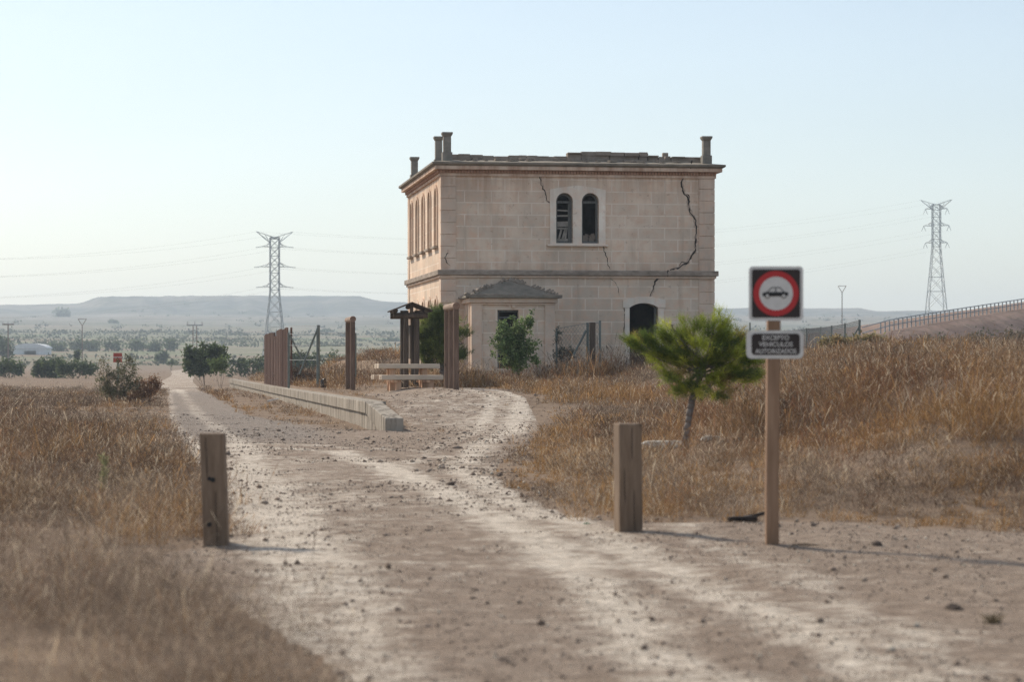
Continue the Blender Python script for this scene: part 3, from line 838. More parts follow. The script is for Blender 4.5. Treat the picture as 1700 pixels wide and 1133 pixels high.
ap(MB().box(ax0 - .14, ax1 + .14, YA - .15, Y0 - .06, az1, az1 + .16).box(ax0 - .07, ax1 + .07, YA - .075, YA - .0, az1 - .08, az1 - .004), 'cornice', M_TRIM, bevel=.02)
ap(MB().box(fx(850, YA), fx(855, YA), YA - .10, YA - .005, az1 - .18, az1 - .084), 'bracket', M_TRIM)
ap(MB().box(awin[0][0] + .0, awin[0][0] + .07, YA + .12, YA + .18, 1.36, awin[2][1] - .003).box(awin[0][0] + .07, awin[1][0], YA + .12, YA + .18, awin[2][1] - .07, awin[2][1] - .003)
   .box(awin[0][0] + .07, awin[1][0], YA + .13, YA + .17, awin[2][1] - .28, awin[2][1] - .23), 'window_frame', M_SHUT)
e0 = az1 + .163
ex0, ex1, ey = ax0 - .27, ax1 + .27, YA - .28
xm = (ex0 + ex1) / 2; zp = fz(850, 464, YA + .9)
r = MB()
yk = YA + .95
r.add([Vector(p) for p in ((ex0, ey, e0), (ex1, ey, e0), (ex1, Y0 - .05, e0), (ex0, Y0 - .05, e0), (ex0, ey, e0 + .07), (ex1, ey, e0 + .07), (ex1, Y0 - .05, e0 + .07), (ex0, Y0 - .05, e0 + .07), (xm, yk, zp), (xm, Y0 - .05, zp))],
      [(3, 2, 1, 0), (0, 1, 5, 4), (1, 2, 6, 5), (3, 0, 4, 7), (4, 5, 8), (5, 6, 9, 8), (7, 4, 8, 9), (2, 3, 7, 9, 6)])
ar = ap(r, 'roof', M_ROOF)
for k in range(46):
    t = MB(); s = rr.random(); side = rr.choice((-1, 1))
    X = xm + side * (ex1 - xm) * (1 - s); Y = ey + (yk - ey) * s; z = e0 + .07 + (zp - e0 - .07) * s
    a = rr.uniform(.05, .13)
    t.box(-a, a, -a * .7, a * .7, -.02, .045, Matrix.Translation((X, Y, z)) @ Matrix.Rotation(side * -.5, 4, 'Y') @ Matrix.Rotation(rr.uniform(-.4, .4), 4, 'Z'))
    ap(t, 'broken_tile', M_RUBBLE)
for k in range(26):
    t = MB(); X = rr.uniform(ex0, ex1); a = rr.uniform(.05, .12)
    t.box(-a, a, -.06, .08, 0, rr.uniform(.03, .06), Matrix.Translation((X, ey + .08, e0 + .07)) @ Matrix.Rotation(rr.uniform(-.2, .2), 4, 'Z'))
    ap(t, 'broken_tile', M_RUBBLE)

# ------------------------------------------------------------------ railway platform edge
pl = thing('platform_edge', 'long stained concrete platform edge beside the track ending in a ramp', 'platform', (4.75, 57, 0))
Lp = Vector((4.75, 57, 0))
ys = [57.0]
while ys[-1] < 174: ys.append(min(ys[-1] + 2.4, 175))
def gz(x, y): return float(ground_h(x, y))
def ptop(y): return .645 + float(np.interp(y, [57, 110, 175], [0, -.17, -.33]))
face = MB(); cop = MB()
for k, (a, b_) in enumerate(zip(ys[:-1], ys[1:])):
    za, zb = ptop(a), ptop(b_)
    g_ = .004 if k else 0
    def slab(m, x0, x1, lo, hi, y0=a + g_, y1=b_ - .004):
        vs = [(x0, y0, za + lo if lo > -5 else -.8), (x1, y0, za + lo if lo > -5 else -.8), (x1, y1, zb + lo if lo > -5 else -.8), (x0, y1, zb + lo if lo > -5 else -.8),
              (x0, y0, za + hi), (x1, y0, za + hi), (x1, y1, zb + hi), (x0, y1, zb + hi)]
        m.add([Vector(p) - Lp for p in vs], [(3, 2, 1, 0), (4, 5, 6, 7), (0, 1, 5, 4), (1, 2, 6, 5), (2, 3, 7, 6), (3, 0, 4, 7)])
    slab(face, 4.80, 5.20, -9, -.285); slab(cop, 4.74 + .008 * (k % 2), 5.24, -.28, 0)
face.build('wall', M_CONC, pl); cop.build('coping', M_CONC, pl, bevel=.015)
rp = MB(); rc = MB()
# ramped end: turns a little to the right and comes down
q0 = [(4.80, 56.99), (5.10, 56.99)]; q1 = [(5.06, 54.9), (5.38, 54.9)]
rp.add([Vector(p) - Lp for p in [(*q0[0], -.4), (*q0[1], -.4), (*q1[1], -.4), (*q1[0], -.4), (*q0[0], .36), (*q0[1], .36), (*q1[1], .02), (*q1[0], .02)]], [(0, 1, 2, 3), (7, 6, 5, 4), (0, 4, 5, 1), (1, 5, 6, 2), (2, 6, 7, 3), (3, 7, 4, 0)])
q0 = [(4.75, 56.99), (5.14, 56.99)]; q1 = [(5.02, 54.8), (5.44, 54.8)]
rc.add([Vector(p) - Lp for p in [(*q0[0], .365), (*q0[1], .365), (*q1[1], -.2), (*q1[0], -.2), (*q0[0], .645), (*q0[1], .645), (*q1[1], .30), (*q1[0], .30)]], [(0, 1, 2, 3), (7, 6, 5, 4), (0, 4, 5, 1), (1, 5, 6, 2), (2, 6, 7, 3), (3, 7, 4, 0)])
rp.build('ramp_wall', M_CONC, pl); rc.build('ramp_coping', M_CONC, pl, bevel=.02)

# ------------------------------------------------------------------ timber bollards and the road sign
def bollard(x, y, w, h, lean, turn, label):
    X, Y, D = hit(x, y)
    o = thing('bollard', label, 'bollard', (X, Y + w / 2, gz(X, Y + w / 2) - .02), -YAW + turn, 'timber bollards closing the track')
    hw = w / 2
    m = MB()
    n = 10
    for k in range(n + 1):
        t = k / n; z = -.25 + (h + .27) * t; ww = hw * (1 + .012 * math.sin(k * 2.1)) * (1 - .02 * t)
        m.v += [(sx * ww + lean * z, sy * ww, z) for sx, sy in ((-1, -1), (1, -1), (1, 1), (-1, 1))]
    for k in range(n):
        for i in range(4): m.f.append((k * 4 + i, k * 4 + (i + 1) % 4, k * 4 + 4 + (i + 1) % 4, k * 4 + 4 + i))
    m.f += [(3, 2, 1, 0), tuple(n * 4 + i for i in range(4))]
    m.build('timber', M_BOLL, o, bevel=.012)
    return o, D
b1, _ = bollard(360, 912, .215, .985, -.034, R(1), 'leaning dark timber bollard on the left edge of the track, knots on its face')
b2, _ = bollard(1047, 887, .222, 1.01, -.008, R(12), 'upright timber bollard in front of the dry grass right of the track')
for (dx, dz, s) in ((.00, .60, .022), (-.03, .61, .018), (-.045, .21, .022)):
    m = MB(); m.tube((dx - .034 * dz, -.114, dz), (dx - .034 * dz, -.106, dz), s, s * .9, 9); m.build('knot_hole', M_BLACK, b1)

for o_, dx, lean, z0, z1 in ((b1, .018, -.034, .02, .50), (b1, -.05, -.034, .62, .97), (b2, .03, -.008, .03, .42), (b2, .012, -.008, .70, 1.0), (b2, -.06, -.008, .3, .62)):
    m = MB(); zz = np.linspace(z0, z1, 7); w = .0026
    xs = [dx + lean * z + random.gauss(0, .002) for z in zz]
    m.prism([(x - w * (0.3 if i in (0, 6) else 1), z) for i, (x, z) in enumerate(zip(xs, zz))][::-1] + [(x + w * (0.3 if i in (0, 6) else 1), z) for i, (x, z) in enumerate(zip(xs, zz))], -.1135, -.100)
    m.build('split_strip', M_CRACK_SHADE, o_)  # thin dark prisms paint in the shade of splits in the timber
X, Y, D = hit(1282, 907)
sg = thing('road_sign', 'no motor vehicles sign with a lower notice plate on a wooden post', 'road sign', (X, Y, gz(X, Y)), -YAW)
pm = D / F                                         # metres per pixel of the photograph at the sign
def sx(x): return (x - 1282) * pm
def sz(y): return (907 - y) * pm
po = MB()
pts = [(sx(1282), 0, -.3), (sx(1281.5), 0, .5), (sx(1283), 0, 1.3), (sx(1285), 0, sz(447))]
for (a, b_) in zip(pts[:-1], pts[1:]): pass
hw = .056
for p in pts: po.v += [(p[0] + a * hw, p[1] + c * hw, p[2]) for a, c in ((-1, -1), (1, -1), (1, 1), (-1, 1))]
for k in range(3):
    for i in range(4): po.f.append((k * 4 + i, k * 4 + (i + 1) % 4, k * 4 + 4 + (i + 1) % 4, k * 4 + 4 + i))
po.f += [(3, 2, 1, 0), (12, 13, 14, 15)]
po.build('post', M_POST, sg, bevel=.012)
def rrect(x0, x1, z0, z1, r, n=6):
    out = []
    for cx_, cz_, a0 in ((x1 - r, z0 + r, -90), (x1 - r, z1 - r, 0), (x0 + r, z1 - r, 90), (x0 + r, z0 + r, 180)):
        for k in range(n + 1):
            a = R(a0 + 90 * k / n); out.append((cx_ + r * math.cos(a), cz_ + r * math.sin(a)))
    return out
yf = -.064
def circ(cx_, cz_, r, n=48): return [(cx_ + r * math.cos(2 * math.pi * k / n), cz_ + r * math.sin(2 * math.pi * k / n)) for k in range(n)]
pn = MB().prism(rrect(sx(1242), sx(1332), sz(533.5), sz(443.5), .035), yf, yf + .006).build('sign_plate', M_WHITE, sg)
MB().prism(rrect(sx(1247), sx(1327), sz(528.5), sz(448.5), .02), yf - .003, yf - .0005).build('dark_field', M_SIGNDARK, pn)
cxs, czs = sx(1287), sz(488.5)
MB().panel(circ(cxs, czs, 37.6 * pm), [circ(cxs, czs, 28 * pm)], yf - .006, yf - .0035).build('red_ring', M_RED, pn)
MB().prism(circ(cxs, czs, 27.9 * pm), yf - .0058, yf - .0035).build('white_disc', M_WHITE, pn)
def S(pts): return [(sx(a), sz(b_)) for a, b_ in pts]
car = MB()
car.prism(S([(1264, 491), (1265, 487.4), (1270, 486.2), (1300, 486.0), (1306, 486.6), (1307.5, 488.5), (1306.5, 492), (1303, 493.2), (1268, 493.4), (1265, 492.6)][::-1]), yf - .009, yf - .0062)
for pts in ([(1271, 486.3), (1278.5, 479.4), (1280, 479.4), (1273.2, 486.3)], [(1278.5, 479.4), (1279, 478.2), (1294, 478.0), (1294.5, 479.3)], [(1285.6, 479.3), (1287.2, 479.3), (1287.2, 486.2), (1285.6, 486.2)], [(1293, 479.3), (1294.5, 479.3), (1301.5, 486.2), (1299.2, 486.2)]):
    car.prism(S(pts)[::-1], yf - .0085, yf - .0061)
car.build('car_symbol', M_BLACK, pn)
for c in (1272.5, 1299.5):
    q = MB().panel(circ(sx(c), sz(492.6), 4.2 * pm, 20), [circ(sx(c), sz(492.6), 2.9 * pm, 20)], yf - .012, yf - .0092).build('wheel_symbol', M_BLACK, pn)
    MB().prism(circ(sx(c), sz(492.6), 2.8 * pm, 20), yf - .0118, yf - .0092).build('hub_symbol', M_WHITE, pn)
ln = MB().prism(rrect(sx(1238), sx(1332.5), sz(596.5), sz(550), .045), yf, yf + .006).build('notice_plate', M_WHITE, sg)
MB().prism(rrect(sx(1246.5), sx(1326.5), sz(590.5), sz(555), .03), yf - .003, yf - .0005).build('dark_field', M_SIGNDARK, ln)
for k, (txt, yc, wd) in enumerate((('EXCEPTO', 561.8, 44), ('VEHICULOS', 572.6, 56), ('AUTORIZADOS', 584.0, 68))):
    fc = bpy.data.curves.new('lettering', 'FONT'); fc.body = txt; fc.align_x = 'CENTER'; fc.align_y = 'CENTER'; fc.size = 1; fc.extrude = .02; fc.offset = .012
    fo = bpy.data.objects.new('lettering', fc); COL.objects.link(fo)
    bpy.context.view_layer.update()
    me = bpy.data.meshes.new_from_object(fo.evaluated_get(bpy.context.evaluated_depsgraph_get()))
    bpy.data.objects.remove(fo)
    xs = [v.co.x for v in me.vertices]; zs = [v.co.y for v in me.vertices]
    s1 = wd * pm / (max(xs) - min(xs)); s2 = 7.6 * pm / (max(zs) - min(zs)); mxx = (max(xs) + min(xs)) / 2; mz = (max(zs) + min(zs)) / 2
    for v in me.vertices: v.co = ((v.co.x - mxx) * s1 + sx(1286.5), yf - .0045 - v.co.z * .04, (v.co.y - mz) * s2 + sz(yc))
    link_mesh('lettering', me, M_WHITE, ln)
for zz in (sz(470), sz(510), sz(573)):
    MB().box(-.07 + sx(1284), .07 + sx(1284), yf + .007, .06, zz - .012, zz + .012).build('clamp', M_STEEL, sg)

# ------------------------------------------------------------------ log frames, picnic table, little roofed board
def log_frame(x, y, offs, L, label, h):
    D = hit(x, y)[2]; p = stand(x, D)
    o = thing('log_frame', label, 'log frame', p, 0, 'log frames on the old platform')
    for d in offs:
        zz = gz(p.x, p.y + d) - p.z
        MB().tube((0, d, zz - .2), (.0, d, h - .10), .088, .085, 14).build('post', M_LOG, o, smooth=False)
    q = MB(); q.tube((0, -.14, h - .01), (0, L, h - .01), .105, .10, 16, caps=False); b_ = q.build('crossbeam', M_LOGY, o, smooth=True)
    e = MB(); e.tube((0, -.145, h - .01), (0, -.139, h - .01), .103, .103, 16); e.build('end_grain', M_LOGEND, b_)
    return o
log_frame(585.5, 648, (0, 2.15), 2.35, 'log frame of two brown posts and a crossbeam left of the picnic table', 2.42)
log_frame(757, 648, (0, 1.1, 2.2), 2.4, 'log frame of three brown posts and a crossbeam right of the picnic table', 2.42)

D = hit(668, 648)[2]; p = stand(676, D + .8)
pt = thing('picnic_table', 'chunky pale wooden picnic table with benches on the old platform', 'picnic table', p, R(4.4))
hl = .95
def beam(name, x0, x1, y0, y1, z0, z1, mat): return MB().box(x0, x1, y0, y1, z0, z1).build(name, mat, pt, bevel=.018)
tt = [beam('table_beam', -hl + .02 * (k % 2), hl, -.40 + k * .27, -.40 + k * .27 + .26, .63, .775, M_PALE) for k in range(3)]
for s in (-1, 1):
    for k in range(2): beam('bench_beam', -hl - .02 * k, hl + .01, s * .72 - .17 + k * .175, s * .72 - .17 + k * .175 + .165, .29, .435, M_PALE)
for xx in (-.50, .50):
    for yy in (-.20, .20): beam('leg', xx - .09, xx + .09, yy - .08, yy + .08, -.15, .636, M_PALEV)
    for s in (-1, 1): beam('leg', xx + .10 - .085, xx + .10 + .085, s * .70 - .07, s * .70 + .07, -.15, .296, M_PALEV)
    beam('crossbar', xx - .06, xx + .06, -.86, .86, .20, .292, M_PALEV)

p = stand(683, 75.5)
kx = thing('shelter', 'small gabled shelter of dark timber posts behind the picnic table', 'shelter', p, -R(2))
zt_ = EYE + (524 - 600) / -F * 75.5 - p.z
za_ = EYE + (502 - 600) / -F * 75.5 - p.z
for xx, yy in ((-.17, 0), (.17, 0), (-.17, 1.6), (.17, 1.6)):
    MB().tube((xx, yy, -.2), (xx, yy, zt_ + .15), .085, .08, 12).build('post', M_KIOSK, kx, smooth=False)
for yy in (-.1, 1.7): MB().tube((-.56, yy, zt_), (.5, yy, zt_), .085, .085, 10).build('tie_beam', M_KIOSK, kx)
for xx in (-.50, .46): MB().tube((xx, -.25, zt_ + .145), (xx, 1.85, zt_ + .145), .07, .07, 10).build('eaves_beam', M_KIOSK, kx)
MB().tube((0, -.25, za_ - .12), (0, 1.85, za_ - .12), .07, .07, 10).build('ridge_beam', M_KIOSK, kx)
for xx in (-.3, .0, .27): MB().box(xx - .05, xx + .05, -.16, -.05, zt_ + .08, za_ - .16 - abs(xx) * .35).build('strut', M_KIOSK, kx)
for s in (-1, 1):
    rfm = MB(); ln_ = math.hypot(.62, za_ - zt_ - .17); an_ = math.atan2(za_ - zt_ - .17, .62)
    for k in range(9):
        y0 = -.35 + k * .26
        rfm.box(0, ln_ + .04 * (k % 2), y0, y0 + .25, -.022, .022, Matrix.Translation((0, 0, za_ - .02)) @ Matrix.Rotation(0 if s > 0 else math.pi, 4, 'Z') @ Matrix.Translation((0, 0 if s > 0 else -1.5 + 0, 0)) @ Matrix.Rotation(an_, 4, 'Y'))
    rfm.build('roof_slope', M_KIOSK, kx)
MB().box(-.03, .03, .15, 1.45, .9, zt_ - .3).build('board', M_KIOSK, kx)

# ------------------------------------------------------------------ fences
def rusty_fence():
    D0 = 100.0; P0 = Vector(stand(478, D0)); zt0 = EYE + (600 - 544) / F * D0
    D1 = 123.0; P1 = Vector(stand(440.5, D1)); zt1 = EYE + (600 - 556.5) / F * D1
    o = thing('sheet_fence', 'rusty brown corrugated sheet fence with a ragged top standing on the platform', 'fence', P0)
    n = 150; rows = []; r4 = random.Random(5); off = 0
    d = (P1 - P0); nrm = Vector((-d.y, d.x, 0)).normalized()
    V0, V1 = [], []
    for k in range(n + 1):
        t = k / n; p = P0.lerp(P1, t)
        if k % 12 == 0: off = r4.uniform(-.05, .03)
        if 66 <= k <= 76: off = -.7 + .1 * abs(k - 71)
        zt = zt0 + (zt1 - zt0) * t + off
        c = nrm * (.055 * math.sin(k * 1.9) + r4.uniform(-.012, .012))
        V0.append(Vector((p.x, p.y, p.z - .2)) + c - P0); V1.append(Vector((p.x, p.y, zt)) + c - P0)
    m = MB(); th = nrm * .01
    vs = [v - th for v in V0] + [v - th for v in V1] + [v + th for v in V0] + [v + th for v in V1]; N = n + 1
    fs = []
    for k in range(n):
        fs += [(k, k + 1, N + k + 1, N + k), (2 * N + k + 1, 2 * N + k, 3 * N + k, 3 * N + k + 1), (N + k, N + k + 1, 3 * N + k + 1, 3 * N + k), (k + 1, k, 2 * N + k, 2 * N + k + 1)]
    fs += [(0, N, 3 * N, 2 * N), (N - 1, 3 * N - 1, 4 * N - 1, 2 * N - 1)]
    m.add(vs, fs); m.build('sheet', M_RUST, o)
    for t in (.0, .25, .5, .75, 1):
        p = P0.lerp(P1, t) - P0 + nrm * -.14
        MB().box(p.x - .04, p.x + .04, p.y - .04, p.y + .04, p.z - .3, zt0 - P0.z + (zt1 - zt0) * t - (.12 if t else 0)).build('post', M_RUST, o)
    return P0
rusty_fence()

def wire_fence(name, label, posts, braces, wires, mesh=None, rad=.04, mat=None, group=None):
    """posts: (x, D, y_top); braces: (x0,y0,x1,y1,D); wires: list of ((x,y,D),...)"""
    P0 = stand(posts[0][0], posts[0][1])
    o = thing(name, label, 'fence', P0, 0, group)
    for (x, D, yt, w) in posts:
        p = stand(x, D); z = EYE + (600 - yt) / F * D
        if w > .07: MB().box(p.x - w, p.x + w, p.y - w, p.y + w, p.z - .3, z).add([], []).build('post', mat or M_GREEN, o, bevel=.01).location = -P0
        else: MB().tube((p.x, p.y, p.z - .3), (p.x, p.y, z), w, w, 8).build('post', mat or M_GREEN, o).location = -P0
    for (xa, ya, xb, yb, D) in braces:
        a, b_ = D2W(xa, ya, D), D2W(xb, yb, D)
        MB().tube(a, b_, .038, .038, 8).build('brace', mat or M_GREEN, o).location = -P0
    wm = MB()
    for w in wires:
        for a, b_ in zip(w[:-1], w[1:]): wm.tube(D2W(*a), D2W(*b_), .008, .008, 4)
    if wm.v: wm.build('wire', M_WIRE, o).location = -P0
    if mesh:
        mm_ = MB()
        for (x0, D0, yt0, x1, D1, yt1, step, r_) in mesh:
            a = Vector(stand(x0, D0)); b_ = Vector(stand(x1, D1)); za, zb = EYE + (600 - yt0) / F * D0, EYE + (600 - yt1) / F * D1
            L = (b_ - a).length; H = za - a.z; n = int(L / step)
            q = int(H / step)
            def pt_(s, h):
                t = min(max(s / L, 0), 1); lo = a.z + (b_.z - a.z) * t; hi = za + (zb - za) * t
                return Vector((a.x + (b_.x - a.x) * t, a.y + (b_.y - a.y) * t, lo + (hi - lo) * h))
            for k in range(-q, n + 1):
                s0, s1 = k * step, k * step + H
                h0 = max(0, -s0 / H); h1 = min(1, (L - s0) / H)
                if h1 <= h0: continue
                mm_.tube(pt_(s0 + h0 * H, h0), pt_(s0 + h1 * H, h1), r_, r_, 3, False)
                mm_.tube(pt_(s0 + h0 * H, 1 - h0), pt_(s0 + h1 * H, 1 - h1), r_, r_, 3, False)
        mm_.build('mesh_netting', M_WIRE, o).location = -P0
    return o
wire_fence('wire_fence', 'wire fence of green steel posts and slanting braces beside the rusty sheet fence',
           [(528.5, 92, 540, .062), (479.5, 97, 553, .05), (590.5, 92, 553, .035), (526, 92.2, 545, .02)],
           [(526.5, 548, 497, 622, 92), (480.5, 555, 501, 596, 97)],
           [((479.5, 542, 97), (528, 541, 92)), ((479.5, 555, 97), (528, 554, 92), (590, 554, 92)), ((479.5, 574, 97), (528, 574, 92), (590, 575, 92)), ((479.5, 598, 97), (528, 598, 92), (590, 598, 92))])
wf = wire_fence('wire_fence', 'green wire netting fence with a brown post standing against the station front wall',
           [(975.5, 81, 536, .045), (996, 80.5, 532.5, .04), (924, 82, 545, .035)], [(973, 549, 962, 571, 81), (962, 571, 951, 592, 81)],
           [((924, 546, 82), (975, 537, 81), (996, 536, 80.5))], [(924, 82, 545, 975.5, 81, 537, .16, .004), (975.5, 81, 537, 996, 80.5, 534, .16, .004)])
pz = stand(983.5, 80.7)
MB().box(pz.x - .09, pz.x + .09, pz.y - .09, pz.y + .09, pz.z - .3, EYE + 64.5 / F * 80.7).build('timber_post', M_KIOSK, wf, bevel=.01).location = -stand(975.5, 81)
wire_fence('netting_fence', 'dark green netting fence along the far edge of the grassy mound',
           [(1427, 110, 531, .055), (1403, 113, 537, .05), (1381, 117, 541, .05), (1363, 122, 543, .05), (1339, 128, 545, .05), (1300, 136, 550, .05), (1245, 150, 536, .05)],
           [(1426, 543, 1416, 560, 110)], [((1427, 532, 110), (1403, 538, 113), (1381, 542, 117), (1363, 544, 122), (1339, 546, 128), (1300, 550, 136))],
           [(1427, 110, 532, 1403, 113, 538, .16, .008), (1403, 113, 538, 1381, 117, 542, .16, .008), (1381, 117, 542, 1363, 122, 544, .16, .008), (1363, 122, 544, 1339, 128, 546, .16, .008), (1339, 128, 546, 1300, 136, 550, .16, .008)])

# red board on a post beside the track
p = stand(195.5, 150)
o = thing('sign_board', 'red board with a white line on a post behind the grey green bush', 'sign', p, -YAW - R(8))
MB().box(-.05, .05, .0, .08, -.3, EYE + 10 / F * 150 - p.z).build('post', M_GREEN, o)
z0, z1 = EYE + (600 - 602) / F * 150 - p.z, EYE + (600 - 586.5) / F * 150 - p.z
bd = MB().box(-.28, .28, -.03, -.005, z0, z1).build('panel', m_flat('faded red board', (.40, .065, .045)), o)
MB().box(-.27, .27, -.036, -.031, (z0 + z1) / 2 + .0, (z0 + z1) / 2 + .05).build('stripe', M_WHITE, bd)

# ------------------------------------------------------------------ pylons, poles, cables
def pylon(x, D, ytop, total, turn, label, lv, tension):
    X, Y, Z = D2W(x, ytop, D); base = Z - total
    o = thing('pylon', label, 'pylon', (X, Y, base), turn, 'lattice pylons carrying the power line')
    wt, wb = 1.38, 4.0
    zw = total - lv[2] - 2.0                        # waist: below it the body spreads
    def hw_(z): return wt if z >= zw else wt + (wb - wt) * (zw - z) / zw * .93
    body = MB(); T = total - 1.7
    z = 0; lev = [0]
    while z < T - .5:
        z = min(z + max(2.3, hw_(z) * 1.9), T); lev.append(z)
    for za, zb in zip(lev[:-1], lev[1:]):
        a, b_ = hw_(za), hw_(zb)
        cs = [(-1, -1), (1, -1), (1, 1), (-1, 1)]
        for i in range(4):
            c, d = cs[i], cs[(i + 1) % 4]
            body.tube((c[0] * a, c[1] * a, za), (c[0] * b_, c[1] * b_, zb), .13, .13, 4, False)
            body.tube((c[0] * a, c[1] * a, za), (d[0] * b_, d[1] * b_, zb), .065, .065, 4, False)
            body.tube((d[0] * a, d[1] * a, za), (c[0] * b_, c[1] * b_, zb), .065, .065, 4, False)
            if za in (lev[1], lev[2]) or zb >= zw: body.tube((c[0] * b_, c[1] * b_, zb), (d[0] * b_, d[1] * b_, zb), .06, .06, 4, False)
    body.build('lattice_body', M_STEEL, o)
    tips = []
    for li, dz in enumerate(lv):
        z = total - dz; am = MB(); sp_ = (3.9, 4.5, 3.9)[li]
        for s in (-1, 1):
            t = Vector((s * sp_, 0, z))
            for y in (-wt, wt):
                am.tube((s * wt, y, z), t, .09, .07, 4, False); am.tube((s * wt, y, z + 1.3), t + Vector((-s * 1.2, 0, .45)), .08, .07, 4, False); am.tube(t + Vector((-s * 1.2, 0, .45)), t, .07, .07, 4, False)
                am.tube((s * wt, y, z + 1.3), (s * (wt + sp_) / 2, y * .5, z), .05, .05, 4, False)
            am.tube((s * wt, -wt, z), (s * wt, wt, z), .07, .07, 4, False)
            tips.append(t)
        am.build('crossarm', M_STEEL, o)
        for s in (-1, 1):
            t = Vector((s * sp_, 0, z)); ins = MB()
            if tension:
                ins.tube(t, t + Vector((s * 1.9, -.6, -.22)), .10, .10, 6)
            else:
                ins.tube(t, t + Vector((-.75, 0, -1.9)), .09, .07, 6); ins.tube(t, t + Vector((.75, 0, -1.9)), .09, .07, 6)
            ins.build('insulator', M_STEEL, o)
    ea = MB()
    for s in (-1, 1):
        t = Vector((s * 5.6, 0, total))
        for y in (-wt, wt):
            ea.tube((s * wt * .2, y * .4, total - 1.7), t, .08, .08, 4, False); ea.tube((s * wt, y, total - 3.4), t, .08, .08, 4, False)
            ea.tube((s * wt, y, total - 3.4), (s * 3.0, 0, total - .95), .05, .05, 4, False); ea.tube((s * wt, y, total - 1.7), (-s * wt, y, total - 1.7), .08, .08, 4, False)
        tips.append(t)
    ea.build('earth_wire_arm', M_STEEL, o)
    Mx = Matrix.Translation((X, Y, base)) @ Matrix.Rotation(turn, 4, 'Z')
    return [Mx @ (t + (Vector((0, 0, -.3 if tension else -1.9)) if i < 6 else Vector((0, 0, 0)))) for i, t in enumerate(tips)]
TL = pylon(456, 745, 385, 42.5, -YAW + R(12), 'lattice pylon left of the station behind the rusty fence, its insulators level', (4.6, 10.8, 17.0), True)
TR_ = pylon(1554.5, 862, 332, 46.0, -YAW - R(20), 'lattice pylon rising behind the reddish embankment on the right, insulators hanging', (3.2, 9.2, 15.3), False)
def cable(a, b_, sag, label, r=.014):
    a = Vector(a); b_ = Vector(b_); m = MB(); n = 28; pts = []
    for k in range(n + 1):
        t = k / n; p = a.lerp(b_, t); p.z -= 4 * sag * t * (1 - t); pts.append(p - a)
    for p, q in zip(pts[:-1], pts[1:]): m.tube(p, q, r, r, 4, False)
    o = m.build('power_cable', M_WIRE); o.location = a
    return tag(o, label, 'cable', 'cables of the power line')
nm = ['upper', 'upper', 'middle', 'middle', 'lower', 'lower', 'top earth', 'top earth']
for i, (a, b_) in enumerate(zip(TL, TR_)):
    cable(a, b_, 7.5, '%s cable between the two pylons, on their %s side' % (nm[i], 'left' if i % 2 == 0 else 'right'))
for i, a in enumerate(TL):
    e_ = Vector(D2W(-520 + (i % 2) * 14, 440 + (i // 2 if i < 6 else -.9) * 36, 640))
    cable(a, e_, 6.0, '%s cable running left out of view from the %s arm of the left pylon' % (nm[i], 'left' if i % 2 == 0 else 'right'))

def utility_pole(x, D, yt, label, kind):
    p = stand(x, D); z = EYE + (600 - yt) / F * D - p.z
    o = thing('utility_pole', label, 'utility pole', p, -YAW)
    k = D / 500
    if kind == 'double':
        for s in (-.45, .45): MB().tube((s * k, 0, -.3), (s * .8 * k, 0, z), .10 * k, .08 * k, 6).build('pole', M_LOG, o)
        c = MB().box(-1.7 * k, 1.7 * k, -.1, .1, z - .1 * k, z + .12 * k).build('crossarm', M_STEEL, o)
        for s in (-1.5, 0, 1.5): MB().tube((s * k, 0, z + .13 * k), (s * k, 0, z + .75 * k), .16 * k, .12 * k, 6).build('insulator', M_WHITE, c)
    elif kind == 'fork':
        MB().tube((0, 0, -.3), (0, 0, z - 1.2 * k), .11 * k, .09 * k, 6).build('pole', M_LOG, o)
        m = MB()
        for s in (-1, 1): m.tube((0, 0, z - 1.4 * k), (s * .85 * k, 0, z), .07 * k, .06 * k, 6)
        m.tube((-.85 * k, 0, z), (.85 * k, 0, z), .06 * k, .06 * k, 6); m.build('crossarm', M_LOG, o)
    else:
        MB().tube((0, 0, -.3), (0, 0, z), .17 * k, .12 * k, 6).build('pole', M_LOG, o)
        c = MB().box(-1.2 * k, 1.2 * k, -.09 * k, .09 * k, z - .5 * k, z - .25 * k).build('crossarm', M_LOG, o)
        for s in (-1.1, 0, 1.1): MB().tube((s * k, 0, z - .24 * k), (s * k, 0, z + .25 * k), .16 * k, .12 * k, 6).build('insulator', M_WHITE, c)
utility_pole(323.5, 520, 540.5, 'double wooden utility pole with white insulators behind the bushes beside the track', 'double')
utility_pole(136.5, 620, 530, 'forked utility pole above the pale green bushes on the left', 'fork')
utility_pole(13.5, 600, 536, 'short utility pole with white insulators at the far left edge', 'single')
utility_pole(1398, 700, 475, 'tall thin utility pole standing against the sky right of the road sign', 'fork')

# white farm shed far left
p = stand(49, 760); k = 760 / F
o = thing('farm_shed', 'low white farm shed with a curved roof in the fields on the left', 'shed', p, -YAW)
zt_, ze_ = EYE + 29.5 * k - p.z, EYE + 21 * k - p.z
mw = m_plain('whitewash', (.55, .56, .57), (.70, .71, .72), 1.0); W_ = 27 * k
MB().panel([(-W_, -1), (W_, -1), (W_, ze_), (-W_, ze_)], [[(-9 * k, .0), (11 * k, .0), (11 * k, ze_ * .62), (-9 * k, ze_ * .62)]], 0, .4).box(-W_, -W_ + .4, .41, 9, -1, ze_).box(W_ - .4, W_, .41, 9, -1, ze_).box(-W_, W_, 9.01, 9.4, -1, ze_).build('wall', mw, o)
pts = [(-W_ - .3, ze_)] + [((W_ + .3) * -math.cos(math.pi * t / 14), ze_ + (zt_ - ze_) * math.sin(math.pi * t / 14)) for t in range(1, 14)] + [(W_ + .3, ze_)]
